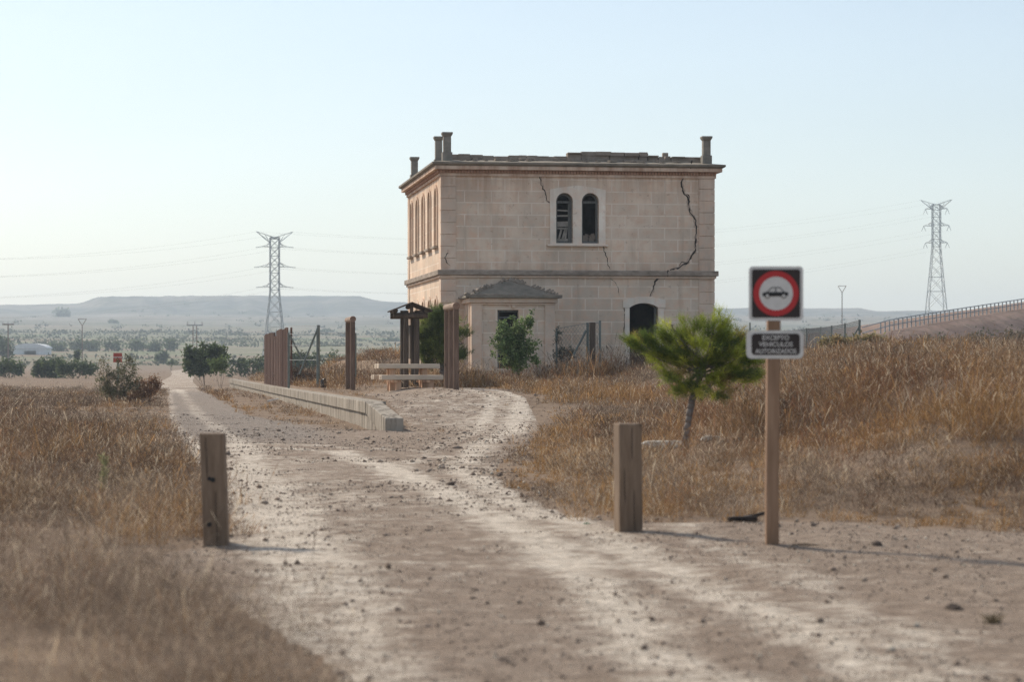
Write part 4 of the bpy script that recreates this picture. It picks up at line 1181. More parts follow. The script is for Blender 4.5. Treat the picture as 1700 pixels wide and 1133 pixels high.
MB().prism(pts[::-1], -.3, 9.7).build('roof', mw, o)

# ------------------------------------------------------------------ foliage
def leaf_quads(P, size, dirs=None, asp=.45):
    n = len(P)
    d = rng.normal(size=(n, 3)) if dirs is None else dirs
    d /= np.linalg.norm(d, axis=1)[:, None] + 1e-9
    s = np.cross(d, rng.normal(size=(n, 3))); s /= np.linalg.norm(s, axis=1)[:, None] + 1e-9
    L = (size * rng.uniform(.6, 1.3, n))[:, None]
    V = np.stack([P, P + d * L * .5 + s * L * asp * .5, P + d * L, P + d * L * .5 - s * L * asp * .5], 1).reshape(-1, 3)
    return V, np.arange(n * 4).reshape(n, 4)

def blob_points(lobes, n, shell=.55):
    vol = np.array([max(l[3] * l[4] * l[5], 1e-6) ** .8 for l in lobes]); k = rng.choice(len(lobes), n, p=vol / vol.sum())
    Lb = np.array(lobes)[k]
    d = rng.normal(size=(n, 3)); d /= np.linalg.norm(d, axis=1)[:, None]
    r = (shell + (1 - shell) * rng.random(n)) * (1 + .22 * rng.normal(size=n) * (rng.random(n) < .35))
    P = Lb[:, :3] + d * r[:, None] * Lb[:, 3:6]
    return P, d, k

def tints(n, pal, jit=.18, per=1, w=None):
    c = np.array(pal)[rng.choice(len(pal), n, p=w)] * (1 + jit * rng.normal(size=(n, 1)))
    return np.repeat(np.clip(c, .005, .9), per, 0)

def bush(name, label, cat, base, lobes, n, size, pal, group=None, stems=7, asp=.45, twig=M_TWIG, shell=.45, part='foliage', stem='stem', clumps=26, w=None, turn=0):
    """lobes in metres relative to base; foliage gathers in clumps so that gaps show"""
    o = thing(name, label, cat, base, turn, group)
    C, _, _ = blob_points(lobes, clumps * len(lobes), .35)
    sc = np.mean([l[3] for l in lobes])
    k = rng.integers(0, len(C), n)
    P = C[k] + rng.normal(size=(n, 3)) * sc * rng.uniform(.10, .26, (len(C), 1))[k]
    P[:, 2] = np.maximum(P[:, 2], .02)
    V, Q = leaf_quads(P, size, asp=asp)
    cc = tints(len(C), pal, .16, 1, w)[k] * (1 + .14 * rng.normal(size=(n, 1)))
    arr_mesh(part, V, [Q], M_LEAF, o, np.repeat(np.clip(cc, .005, .9), 4, 0))
    if stems:
        m = MB()
        for j in range(stems):
            c = C[rng.integers(0, len(C))]; a = Vector((c[0] * .12, c[1] * .12, -.1)); b_ = Vector(c)
            mid = a.lerp(b_, .5) + Vector((rng.normal() * .05, rng.normal() * .05, .08)) * sc
            m.path([a, mid, b_], [.03 * sc, .02 * sc, .008 * sc], 5)
        m.build(stem, twig, o)
    return o

def pxlobes(base, D, cx0, cy0, els, depth=.8):
    """ellipses drawn on the photograph (cx, cy, rx, ry) -> ellipsoids in metres beside a plant whose foot is at (cx0, cy0)"""
    k = D / F; out = []
    for e in els:
        cx_, cy_, rx_, ry_ = e[:4]
        dd_ = rng.uniform(-.35, .35) * rx_ * k * depth
        out.append(((cx_ - cx0) * k * CA + dd_ * SA, -(cx_ - cx0) * k * SA + dd_ * CA, (cy0 - cy_) * k, rx_ * k, rx_ * k * depth, ry_ * k))
    return out

def pine(label, x, y, D, trunk, els, tufts, needles, nl, nw, pal, w, branch_r, spread=.19, group=None, depth=.8):
    base = stand(x, D); k = D / F; y0 = 600 - (base.z - EYE) / k
    o = thing('pine_tree', label, 'pine tree', base, 0, group)
    L = pxlobes(base, D, x, y0, els, depth)
    C, _, _ = blob_points(L, 7 * len(L), .7)
    kk = rng.integers(0, len(C), tufts); sp0 = np.mean([l[3] for l in L])
    P = C[kk] + rng.normal(size=(tufts, 3)) * sp0 * spread * np.array([1, 1, .6])
    cen = np.mean([l[:3] for l in L], 0)
    dr = (P - cen) * np.array([1, 1, .7]); dr /= np.linalg.norm(dr, axis=1)[:, None] + 1e-6
    dr = dr * .8 + np.array([0, 0, .75]) + .35 * rng.normal(size=dr.shape); dr /= np.linalg.norm(dr, axis=1)[:, None]
    n = tufts * needles
    B = np.repeat(P, needles, 0); A = np.repeat(dr, needles, 0)
    t = rng.random(n)[:, None]
    B = B + A * (t - .5) * nl * 1.5
    nd = A + .75 * rng.normal(size=(n, 3)); nd /= np.linalg.norm(nd, axis=1)[:, None]
    s = np.cross(nd, rng.normal(size=(n, 3))); s /= np.linalg.norm(s, axis=1)[:, None] + 1e-9
    ln = (nl * rng.uniform(.65, 1.2, n))[:, None]
    V = np.stack([B - s * nw, B + s * nw, B + nd * ln], 1).reshape(-1, 3)
    tc = tints(len(C), pal, .16, 1, w)[kk] * (1 + .16 * rng.normal(size=(tufts, 1))); cc = np.repeat(tc, needles, 0) * (1 + .15 * rng.normal(size=(n, 1)))
    arr_mesh('crown', V, [np.arange(n * 3).reshape(n, 3)], M_NEEDLE, o, np.repeat(np.clip(cc, .004, .9), 3, 0))
    tm = MB(); T = [Vector(((px_ - x) * k * CA, -(px_ - x) * k * SA, (y0 - py_) * k)) for px_, py_, _ in trunk]
    TT = [Vector((T[0].x, T[0].y, -.25))]; TW = [trunk[0][2] * k * 1.25]
    for q in range(len(T) - 1):
        for j in range(3):
            f_ = j / 3; TT.append(T[q].lerp(T[q + 1], f_) + Vector(rng.normal(size=3)) * trunk[0][2] * k * .10)
            TW.append((trunk[q][2] * (1 - f_) + trunk[q + 1][2] * f_) * k * rng.uniform(.94, 1.06))
    TT.append(T[-1]); TW.append(trunk[-1][2] * k)
    tm.path(TT, TW, 9)
    tr = tm.build('trunk', M_BARK, o, smooth=True)
    top = T[-1]; low = T[-2]
    for l in L:
        br = MB(); c = Vector(l[:3]); a = low.lerp(top, rng.random())
        mid = a.lerp(c, .55) + Vector((0, 0, -.06 * (c - a).length))
        br.path([a, mid, c], [branch_r, branch_r * .7, branch_r * .35], 6)
        for q in range(7):
            e = P[rng.integers(0, tufts)]
            e = Vector(l[:3]) + (Vector(e) - Vector(l[:3])).normalized() * l[3] * .8
            br.tube(mid.lerp(c, rng.random()), e, branch_r * .35, branch_r * .12, 5, False)
        br.build('branch', M_BARK, tr)
    return o, base, k, y0
PAL_PINE = [(.18, .225, .04), (.32, .36, .05), (.47, .48, .08), (.10, .14, .036), (.32, .25, .08)]
D = hit(1135, 748)[2]
np_, nb_, nk, ny0 = pine('windswept young pine with a leaning grey trunk on the grassy mound', 1135, 748, D,
     [(1135, 745, 7), (1140, 715, 6.4), (1146, 680, 6), (1152, 655, 5.6), (1160, 630, 5), (1172, 600, 4)],
     [(1066, 572, 32, 13), (1046, 568, 14, 8), (1190, 528, 10, 8), (1252, 575, 13, 8), (1112, 538, 10, 8), (1100, 586, 42, 17), (1118, 560, 36, 14), (1135, 590, 34, 20), (1150, 548, 30, 16), (1186, 545, 24, 18), (1206, 560, 26, 16), (1175, 585, 44, 24), (1228, 570, 24, 12), (1244, 596, 20, 12),
      (1212, 598, 40, 20), (1150, 622, 40, 20), (1118, 622, 26, 12), (1205, 628, 40, 18), (1182, 650, 34, 9), (1135, 645, 22, 9), (1238, 622, 24, 12), (1232, 552, 12, 8)],
     1400, 24, .125, .0029, PAL_PINE, [.34, .28, .12, .22, .04], .018)
D = hit(738, 640)[2]
pine('round bushy young pine behind the three post log frame', 738, 640, 78,
     [(738, 638, 8), (737, 620, 7), (735, 600, 6), (733, 575, 5)],
     [(712, 545, 24, 18), (735, 535, 28, 18), (700, 565, 18, 16), (730, 565, 34, 20), (758, 560, 20, 18), (745, 585, 30, 14), (712, 590, 22, 14), (770, 570, 12, 14), (706, 608, 12, 8), (724, 523, 14, 8)],
     2300, 22, .16, .0055, [(.15, .19, .055), (.22, .265, .065), (.30, .33, .09), (.10, .13, .045)], [.35, .33, .14, .18], .03, spread=.30)
D = 80.0; b_ = stand(857, D); y0 = 600 - (b_.z - EYE) / (D / F)
bush('shrub', 'leafy bright green shrub growing in front of the annex window', 'shrub', b_,
     pxlobes(b_, D, 857, y0, [(850, 560, 24, 22), (866, 548, 18, 18), (842, 578, 20, 22), (868, 580, 20, 22), (855, 600, 24, 18), (878, 536, 9, 16), (838, 548, 10, 12), (826, 560, 6, 12), (881, 526, 4, 14), (831, 540, 5, 14), (891, 572, 7, 8), (848, 530, 4, 10), (822, 590, 7, 8), (888, 598, 9, 7)]),
     7000, .11, [(.155, .22, .085), (.21, .28, .105), (.11, .16, .06), (.29, .35, .17)], stems=9, clumps=34)
for k in range(8):
    pass
D = 82; b_ = stand(938, D); y0 = 600 - (b_.z - EYE) / (D / F)
bush('shrub', 'thin grey green shrub against the station wall right of the annex', 'shrub', b_, pxlobes(b_, D, 938, y0, [(926, 562, 7, 24), (926, 590, 12, 16), (942, 588, 14, 14)]),
     1300, .07, [(.07, .085, .06), (.11, .12, .085), (.15, .13, .10)], stems=12, clumps=20)
X, Y, D = hit(193, 672); b_ = stand(193, D); y0 = 600 - (b_.z - EYE) / (D / F)
bush('shrub', 'sparse grey green bush in the dry field left of the track', 'shrub', b_, pxlobes(b_, D, 193, y0, [(178, 632, 22, 24), (205, 620, 22, 22), (190, 650, 26, 18), (215, 600, 10, 12), (165, 606, 9, 12), (222, 640, 18, 20), (205, 655, 16, 10)]),
     6200, .075, [(.20, .18, .115), (.15, .15, .085), (.27, .22, .155), (.11, .12, .065)], stems=34, clumps=24)
D = hit(240, 672)[2]; b_ = stand(246, D); y0 = 600 - (b_.z - EYE) / (D / F)
bush('shrub', 'reddish brown dry bush between the grey green bush and the track', 'shrub', b_, pxlobes(b_, D, 246, y0, [(240, 650, 20, 18), (255, 640, 12, 22), (228, 662, 16, 12)]),
     2600, .09, [(.24, .13, .075), (.17, .09, .055), (.30, .18, .10)], stems=20, clumps=20)
def px_bush(x, y, D, els, n, size, pal, label, name='shrub', cat='shrub', group=None, **k):
    b_ = stand(x, D); y0 = 600 - (b_.z - EYE) / (D / F)
    return bush(name, label, cat, b_, pxlobes(b_, D, x, y0, els), n, size, pal, group, **k)
GREEN = [(.085, .115, .048), (.125, .16, .065), (.06, .08, .04)]
px_bush(340, 628, 190, [(318, 596, 14, 20), (338, 590, 16, 20), (355, 592, 14, 18), (330, 610, 22, 14), (348, 608, 16, 14), (372, 580, 6, 10), (360, 580, 8, 10), (316, 582, 8, 10)], 5200, .30, GREEN, 'big dark green bush standing right of the distant track', clumps=22)
px_bush(366, 630, 165, [(366, 604, 17, 11), (360, 612, 10, 6)], 1500, .17, [(.10, .14, .045), (.14, .18, .06)], 'small round lighter green tree beside the big dark bush', 'round_tree', 'tree', stems=4, part='crown', stem='trunk')
px_bush(270, 604, 640, [(270, 592, 10, 9), (266, 596, 8, 7)], 700, .9, GREEN, 'lone round tree at the far end of the track', 'round_tree', 'tree', stems=3, part='crown', stem='trunk')
px_bush(284, 606, 500, [(284, 603, 5, 2.5)], 160, .5, GREEN, 'low dark bush right of where the track disappears')
px_bush(14, 626, 275, [(8, 612, 22, 12), (30, 615, 14, 10), (-20, 610, 22, 14)], 2400, .42, GREEN, 'dark green bush at the far left edge beyond the dry field', group='dark bushes beyond the dry field')
px_bush(78, 628, 270, [(70, 612, 18, 13), (88, 608, 18, 11), (80, 618, 24, 9)], 2600, .42, GREEN, 'tallest dark green bush beyond the dry field', group='dark bushes beyond the dry field')
px_bush(125, 626, 262, [(110, 612, 20, 9), (135, 611, 20, 8), (150, 616, 14, 7)], 2200, .36, [(.085, .11, .05), (.11, .14, .065)], 'low long green bush beyond the dry field beside the grey green bush', group='dark bushes beyond the dry field')
px_bush(8, 590, 620, [(6, 575, 15, 16), (-8, 570, 14, 14), (12, 586, 10, 8)], 1200, .9, GREEN, 'tall hazy tree beside the white farm shed', 'round_tree', 'tree', stems=3, part='crown', stem='trunk')
px_bush(128, 600, 420, [(128, 590, 5, 6)], 200, .6, GREEN, 'small lone bush on the brown rise left of the red board')
VAL = [(.10, .13, .06), (.13, .16, .08), (.08, .10, .05)]
for i, (x, rx_, y) in enumerate(((93, 17, 576), (125, 16, 574), (152, 14, 575), (185, 20, 573), (226, 18, 574), (255, 13, 575), (280, 14, 572))):
    nth = ['first', 'second', 'third', 'fourth', 'fifth', 'sixth', 'last'][i]
    px_bush(x, 584, 830, [(x, y, rx_, 7), (x + rx_ * .3, y + 3, rx_ * .8, 5)], 420, 1.3, VAL, '%s round hazy bush from the white farm shed in the valley row' % nth, group='hazy bushes in the valley', stems=0)
for i, (x, y, D, rx_, ry_, lb) in enumerate(((102, 522, 2300, 11, 9, 'dark round tree alone on the hazy left hillside'), (188, 540, 1900, 6, 4, 'small faint bush low on the hazy hillside'), (540, 560, 1500, 14, 8, 'blurred dark clump on the hillside between fence and log frame'), (650, 580, 1100, 14, 10, 'hazy green clump left of the dark timber shelter'))):
    px_bush(x, y + ry_, D, [(x, y, rx_, ry_), (x + 3, y + 2, rx_ * .8, ry_ * .8)], 500, D * .0016, VAL, lb, stems=0)
px_bush(1400, 582, 96, [(1385, 572, 26, 8), (1415, 568, 26, 9), (1445, 568, 22, 8), (1465, 572, 14, 6)], 4200, .16, [(.34, .27, .14), (.40, .31, .17), (.22, .20, .10)], 'low olive and straw coloured bush on the mound in front of the netting fence', stems=14, clumps=20)
px_bush(1600, 572, 150, [(1560, 568, 30, 6), (1620, 565, 34, 8), (1680, 562, 26, 9)], 1800, .24, [(.15, .13, .09), (.20, .15, .11), (.12, .12, .075)], 'low brown thicket at the foot of the reddish embankment', stems=10)
h_ = []
hp = [D2W(x, 606, 285) for x in range(380, 661, 7)]
hb = Vector((hp[0][0], hp[0][1], gz(hp[0][0], hp[0][1])))
HL = [(q[0] - hb.x, q[1] - hb.y, gz(q[0], q[1]) - hb.z + 1.2 + rng.uniform(-.1, .5), 1.1, 1.1, rng.uniform(1.2, 1.9)) for q in hp]
bush('hedge', 'long dark green hedge behind the fences and log frames', 'hedge', hb, HL, 9000, .38, GREEN, stems=0, clumps=8)

# tall pale weed and small dry plants
def weed(x, D, h, label, pal, n=160, name='weed'):
    b_ = stand(x, D); o = thing(name, label, 'plant', b_)
    m = MB(); m.path([Vector((0, 0, -.05)), Vector((.0, 0, h * .5)), Vector((-.01, 0, h))], [.006, .005, .002], 5); m.build('stem', M_TWIG, o)
    z = rng.uniform(.18, 1, n) * h; a = rng.uniform(0, 6.28, n); dr = np.stack([np.cos(a), np.sin(a), rng.uniform(.6, 1.4, n)], -1)
    P = np.stack([0 * z, 0 * z, z], -1)
    V, Q = leaf_quads(P, h * .17, dr, .16); arr_mesh('leaves', V, [Q], M_LEAF, o, tints(n, pal, .15, 4))
weed(172, hit(172, 832)[2], .52, 'tall pale green feathery weed standing in the dry grass on the left', [(.30, .29, .15), (.36, .33, .19), (.24, .25, .12)])
X, Y, D = hit(1650, 1042)
b_ = stand(1650, D)
V, Q = leaf_quads(np.zeros((60, 3)) + rng.normal(size=(60, 3)) * .012, .085, np.stack([rng.normal(size=60), rng.normal(size=60), np.abs(rng.normal(size=60)) + .4], -1), .12)
o = arr_mesh('weed', V, [Q], M_LEAF, None, tints(60, [(.14, .11, .07), (.20, .16, .10)], .2, 4)); o.location = b_
tag(o, 'small dark dry tuft on bare dirt near the lower right corner', 'plant')

# stones, stick, scraps
def rock(name, label, cat, x, y, size, mat, seed, sc=(1, 1, .6), group=None, sink=.25):
    X, Y, D = hit(x, y); bm = bmesh.new(); bmesh.ops.create_icosphere(bm, subdivisions=3, radius=1)
    for v in bm.verts:
        c = v.co; f_ = .75 + .55 * float(fbm(c.x * 1.6 + seed, c.y * 1.6 + c.z * 2.3 + seed, seed)) + .12 * float(fbm(c.x * 5 + c.z * 4, c.y * 5 + seed, seed))
        v.co = Vector((c.x * sc[0], c.y * sc[1], c.z * sc[2])) * size * f_
    me = bpy.data.meshes.new(name); bm.to_mesh(me); bm.free()
    o = link_mesh(name, me, mat); o.location = (X, Y, gz(X, Y) + size * sc[2] * (1 - sink) * .8); o.rotation_euler = (0, 0, seed)
    return tag(o, label, cat, group)
Dp = (Vector(nb_) - Vector((0, 0, EYE))).length
rock('stone', 'long pale limestone lying left of the pine trunk', 'stone', 1106, 747, .20, M_PALESTONE, .10, (1.9, .5, .42))
rock('stone', 'small pale limestone farthest left of the pine trunk', 'stone', 1080, 752, .12, M_PALESTONE, 2.1, (1.1, .8, .6))
rock('stone', 'pale stone half hidden in grass right of the pine trunk', 'stone', 1180, 733, .10, M_PALESTONE, 3.3, (1.5, .7, .5))
for i, (x, y, s, lb) in enumerate(((1582, 1016, .045, 'dark clod on the bare dirt at the lower right'), (834, 1104, .03, 'dark small stone near the bottom edge of the track'), (1455, 910, .05, 'dark stone right of the sign post'), (748, 808, .055, 'dark stone in the middle of the pale track'))):
    rock('stone', lb, 'stone', x, y, s, m_plain('dark clod', (.07, .05, .04), (.16, .12, .09), 6.0), i + 1.2)
X, Y, D = hit(1240, 869); o = thing('debris', 'black burnt scrap of wood on the dirt left of the sign post', 'debris', (X, Y, gz(X, Y)), .2)
md = m_plain('charred wood', (.02, .016, .014), (.07, .052, .042), 8.0)
for j, (a, l, w_) in enumerate(((.1, .16, .03), (.5, .12, .024), (-.3, .15, .02))):
    MB().box(-l, l, -w_, w_, 0, w_ * 1.6, Matrix.Translation((-.05 + j * .06, j * .03, .01 + j * .012)) @ Matrix.Rotation(a, 4, 'Z') @ Matrix.Rotation(-.12 * j, 4, 'Y')).build('chunk', md, o, bevel=.008)
X, Y, D = hit(1338, 911); m = MB().path([Vector((-.12, .02, .012)), Vector((-.01, 0, .022)), Vector((.10, -.05, .014))], [.008, .010, .006], 6)
o = m.build('stick', M_TWIG); o.location = (X, Y, gz(X, Y)); tag(o, 'broken stick lying just right of the sign post', 'stick')
X, Y, D = hit(974, 873); o = MB().prism([(-.035, 0), (.03, 0), (.038, .016), (.0, .026), (-.03, .02)], -.02, .02).build('bottle_shard', m_flat('green glass', (.01, .16, .06), .15, .6), None, bevel=.004)
o.location = (X, Y, gz(X, Y)); o.rotation_euler = (0, 0, -.2); tag(o, 'green bottle shard on the dirt left of the upright bollard', 'shard')
P = stand(537, 90); o = thing('bin_bag', 'black crumpled bag at the foot of the green steel fence post', 'bag', P)
bm = bmesh.new(); bmesh.ops.create_icosphere(bm, subdivisions=3, radius=1)
for v in bm.verts:
    c = v.co; f_ = .7 + .6 * float(fbm(c.x * 2 + 4, c.y * 2 + c.z * 3, 6)); v.co = Vector((c.x * .12, c.y * .12, (c.z + .8) * .13 * (1.5 if c.z > .4 else 1))) * f_
me = bpy.data.meshes.new('bag'); bm.to_mesh(me); bm.free(); link_mesh('sack', me, M_BLACK, o)
P = stand(454, 94.5); o = MB().box(-.24, .2, -.1, .1, 0, .05, Matrix.Rotation(-.18, 4, 'Y')).build('paper_scrap', M_WHITE); o.location = P + Vector((0, 0, .06)); tag(o, 'white scrap lying at the foot of the rusty sheet fence', 'scrap')

# ------------------------------------------------------------------ loose stones on the dirt
n = 120000
Dn = 11 + 60 * rng.random(n) ** 1.4; un = rng.uniform(-.25, .25, n)
X = Dn * (SA + un * CA); Y = Dn * (CA - un * SA)
ok = inside(X, Y, ROAD) & (fbm(X / 1.5, Y / 1.5, 33) > .40); X, Y, Dn = X[ok], Y[ok], Dn[ok]; n = len(X)
s = .0046 * np.exp(rng.normal(size=n) * .60) * np.clip(Dn / 20, .8, 1.9)
base_v = np.array([(1, 0, 0), (0, 1, 0), (-1, 0, 0), (0, -1, 0), (.0, .0, .75), (0, 0, -.5)], float)
fa = np.array([(0, 1, 4), (1, 2, 4), (2, 3, 4), (3, 0, 4), (1, 0, 5), (2, 1, 5), (3, 2, 5), (0, 3, 5)])
an = rng.uniform(0, 6.28, n); V = base_v[None] * (1 + .35 * rng.normal(size=(n, 6, 3))) * s[:, None, None]
ca_, sa_ = np.cos(an)[:, None], np.sin(an)[:, None]
V = np.stack([V[..., 0] * ca_ - V[..., 1] * sa_ * 1.0, V[..., 0] * sa_ + V[..., 1] * ca_, V[..., 2]], -1)
V += np.stack([X, Y, ground_h(X, Y) + .012 + s * .25], -1)[:, None]
gv = arr_mesh('gravel', V.reshape(-1, 3), [(fa[None] + 6 * np.arange(n)[:, None, None]).reshape(-1, 3)], M_STONES, None, tints(n, [(.24, .185, .145), (.33, .265, .21), (.16, .12, .093), (.50, .44, .36)], .15, 6, [.4, .25, .25, .1]))
tag(gv, 'loose stones and clods scattered over the dirt track', 'gravel', kind='stuff')

# ------------------------------------------------------------------ dry grass
# kinds of plant: straw grass, grey twiggy forb, brown forb, rust dock, golden grass, dark dead stems, pale feather grass
PAL = np.array([(.245, .152, .085), (.20, .152, .115), (.125, .080, .053), (.19, .098, .056), (.31, .185, .082), (.07, .048, .035), (.40, .305, .205)])
TWIGGY = np.array([.72, 1, 1, .85, .5, 1, .7])
def blades(name, B, d, L, Wd, w0, w1, t1, cols, droop, label):
    n = len(B)
    ph = rng.uniform(0, 6.28, n); sd = np.stack([np.cos(ph), np.sin(ph), 0 * ph], -1)
    M_ = B + d * (t1 * L)[:, None]
    T_ = B + d * L[:, None] + np.stack([d[:, 0], d[:, 1], -np.abs(d[:, 2]) * .6], -1) * (droop * L)[:, None]
    W0 = (Wd * w0)[:, None] * .5; W1 = (Wd * w1)[:, None] * .5
    V = np.stack([B - sd * W0, B + sd * W0, M_ - sd * W1, M_ + sd * W1, T_], 1).reshape(-1, 3)
    i = 5 * np.arange(n)[:, None]
    o = arr_mesh(name, V, [i + np.array([[0, 1, 3, 2]]), i + np.array([[2, 3, 4]])], M_GRASS, None, np.repeat(cols, 5, 0))
    return tag(o, label, 'grass', kind='stuff')

def tussocks(X, Y, Dn, Hc, kind, per, name, label):
    """each tussock is a fan of blades from one root, or a dome of short forked twigs"""
    n = len(X); k = np.repeat(np.arange(n), per); m = len(k)
    tw = rng.random(m) < TWIGGY[kind][k]
    rad = (Hc * rng.uniform(.35, .8, n) * (1.0 + .35 * (Hc > .3)))[k]
    a = rng.uniform(0, 6.28, m); rr_ = np.sqrt(rng.random(m))
    out2 = np.stack([np.cos(a), np.sin(a)], -1)
    H = Hc[k]
    # fans
    Bf = np.concatenate([out2 * (rr_ * rad * .35)[:, None], np.full((m, 1), -.03)], 1)
    ln = rng.random(m) * 1.05
    df = np.concatenate([out2 * ln[:, None] + np.array([.12, -.04]), np.ones((m, 1))], 1); df /= np.linalg.norm(df, axis=1)[:, None]
    Lf = H * rng.uniform(.45, 1.15, m)
    # domes of twigs
    hz_ = rng.random(m)
    Bt = np.concatenate([out2 * (rr_ * rad * np.sqrt(1 - hz_ * .75))[:, None], (hz_ * H * .72)[:, None] - .03], 1)
    dt = np.concatenate([out2 * .8, np.full((m, 1), .75)], 1) + .65 * rng.normal(size=(m, 3)); dt /= np.linalg.norm(dt, axis=1)[:, None]
    Lt = H * rng.uniform(.12, .36, m)
    t_ = tw[:, None]
    B = np.where(t_, Bt, Bf); d = np.where(t_, dt, df); L = np.where(tw, Lt, Lf)
    XY = np.stack([X[k], Y[k]], -1) + B[:, :2]
    B = np.concatenate([XY, (ground_h(X, Y)[k] + B[:, 2])[:, None]], 1)
    sh = (rng.random(m) < np.where(tw, .35, .38))
    Wd = np.clip(.0025 * (Dn / 14) ** .8, .0023, .016)[k] * rng.uniform(.6, 1.35, m)
    c = PAL[kind][k] * (1 + .13 * rng.normal(size=n))[k][:, None] * (1 + .22 * rng.normal(size=(m, 1)))
    c = np.where((rng.random(m) < .09)[:, None], np.array([.60, .50, .37]), c)
    blades(name, B, d, L, Wd, np.where(sh, .25, 1.0), np.where(sh, np.where(tw, 2.0, 1.6), .7), np.where(sh, .8, .5), np.clip(c, .01, .9), np.where(tw, 0, rng.uniform(0, .35, m)), label)
    return m

N = 105000
D0_, D1_ = 10.0, 150.0
Dn = (D0_ ** 1.35 + rng.random(N) * (D1_ ** 1.35 - D0_ ** 1.35)) ** (1 / 1.35)
un = rng.uniform(-.255, .255, N)
X = Dn * (SA + un * CA); Y = Dn * (CA - un * SA)
inr = inside(X, Y, ROAD); dr_ = seg_dist(X, Y, ROADLINE)
edge_n = 1.1 * (fbm(X / .9, Y / .9, 41) - .45)
out = np.where(inr, -dr_, dr_)
dens = sst(-.50, .10, out + edge_n * np.where(Y > 45, .6, 1.0))
dens *= np.where(out > .6, np.where(X > 4, .42, .2) + .7 * sst(.36, .56, fbm(X / 1.7, Y / 1.7, 42)), 1)
right = inside(X, Y, RREG)
left = X < 1.0
dens *= np.where((X < 1.2) & (Y < 19.2), .34 + .66 * sst(.44, .56, fbm(X / .9, Y / 1.7, 47)), 1)
bare = np.exp(-((X + .1) / 1.2) ** 2 - ((Y - 20.3) / 1.1) ** 2)
dens *= 1 - .97 * np.clip(bare * 1.5, 0, 1)
for px_, py_ in ((1080, 752), (1108, 748), (1180, 733)):
    q = hit(px_, py_); ax_ = (X - q[0]) * CA - (Y - q[1]) * SA; ay_ = (X - q[0]) * SA + (Y - q[1]) * CA
    dens *= 1 - .96 * (np.abs(ax_) < .32) * (ay_ > -2.6) * (ay_ < .25)
plat = (X > 4.7) & (X < 9.6) & (Y > 54) & (Y < 90) & ~right
dens = np.where(plat, .03 + .2 * sst(.55, .7, fbm(X / 1.5, Y / 1.5, 44)) + .6 * sst(7.4, 8.4, X) * (Y > 74), dens)
dens = np.where((X > 4.60) & (X < 5.3) & (Y > 54) & (Y < 176), 0, dens)
dens = np.where((X > XL - .2) & (X < XR + .2) & (Y > Y0 - .25) & (Y < YB), 0, dens)
dens = np.where((X > ax0 - .25) & (X < ax1 + .25) & (Y > YA - .25) & (Y < Y0), 0, dens)
verge = (X > 2.7) & (X < 4.62) & (Y > 58) & (Y < 180)
dens = np.where(verge, .5 * sst(.42, .62, fbm(X / 1.2, Y / 1.6, 45)), dens)
keep = rng.random(N) < dens
X, Y, Dn, out, right, verge, plat, left = (q[keep] for q in (X, Y, Dn, out, right, verge, plat, left))
n = len(X)
hn = fbm(X / 1.6, Y / 1.6, 51); hb2 = fbm(X / 5, Y / 5, 52)
H = (.10 + .34 * sst(.36, .70, hn) + .14 * sst(.4, .7, hb2)) * rng.uniform(.55, 1.5, n)
H *= .62 + .38 * sst(0, 1.2, out)
H = np.where(left, H * rng.uniform(.7, 1.6, n) * (1 - .5 * sst(38, 75, Dn)) * (1 + .15 * sst(20, 17.5, Y)), H)
H = np.where(verge | (plat & (Y < 74)), H * .4, H)
brush = (Y > 97) & (Y < 119) & (X > 5.6) & (X < 8.4)
H = np.where(brush, .30 + .75 * sst(.35, .75, fbm(X / 1.6, Y / 4.0, 53)) * rng.uniform(.4, 1.2, n), H)
H = np.where((Y > 78) & (Y < 84.8) & (X > 8), H * 1.4, H)
wallside = (Y > 77.5) & (Y < 84.7) & (X > 13.4) & (X < 17.6)
H = np.where(wallside, .38 + .95 * sst(.4, .7, fbm(X / .8, Y / 2, 54)) * rng.uniform(.5, 1.2, n), H)
m1 = fbm(X / 2.6, Y / 4.0, 61, 3); m2 = fbm(X / 1.5, Y / 2.4, 62, 3); m3 = fbm(X / 4.5, Y / 7, 63, 3)
rt = np.where(right, 1.0, .0)
w_ = np.stack([.7 + 2.4 * sst(.5, .66, m1), .5 + 3.2 * sst(.5, .64, m3), .55 + .7 * (1 - rt) + 2.2 * sst(.5, .36, m1) * (1.3 - rt * .6), .25 + 1.5 * sst(.5, .36, m3), .25 + .6 * rt + 2.2 * sst(.54, .70, m2) + 1.6 * (out < .9), .22 + .35 * (1 - rt) + 1.6 * sst(.46, .3, m2) * (1.3 - rt * .8), .14 + 1.3 * sst(.56, .74, m1)], -1)
w_[:, [2, 5, 1]] *= (1 + 1.1 * left + 1.2 * (left & (Y < 19.5)))[:, None]
w_ = w_ ** 2.6
w_ /= w_.sum(1, keepdims=True)
kind = (rng.random((n, 1)) > np.cumsum(w_, 1)).sum(1).clip(0, len(PAL) - 1)
tot = 0
for sel, lb in ((left & ~right, 'dry brown grass and dead forbs covering the field left of the track'), (right, 'dry straw coloured grass covering the mound right of the track'), (~left & ~right, 'dry weeds on and around the old platform')):
    per = np.where(Dn[sel] < 45, 46, 32)
    tot += tussocks(X[sel], Y[sel], Dn[sel], H[sel], kind[sel], per, 'dry_grass', lb)
print('BLADES', tot)
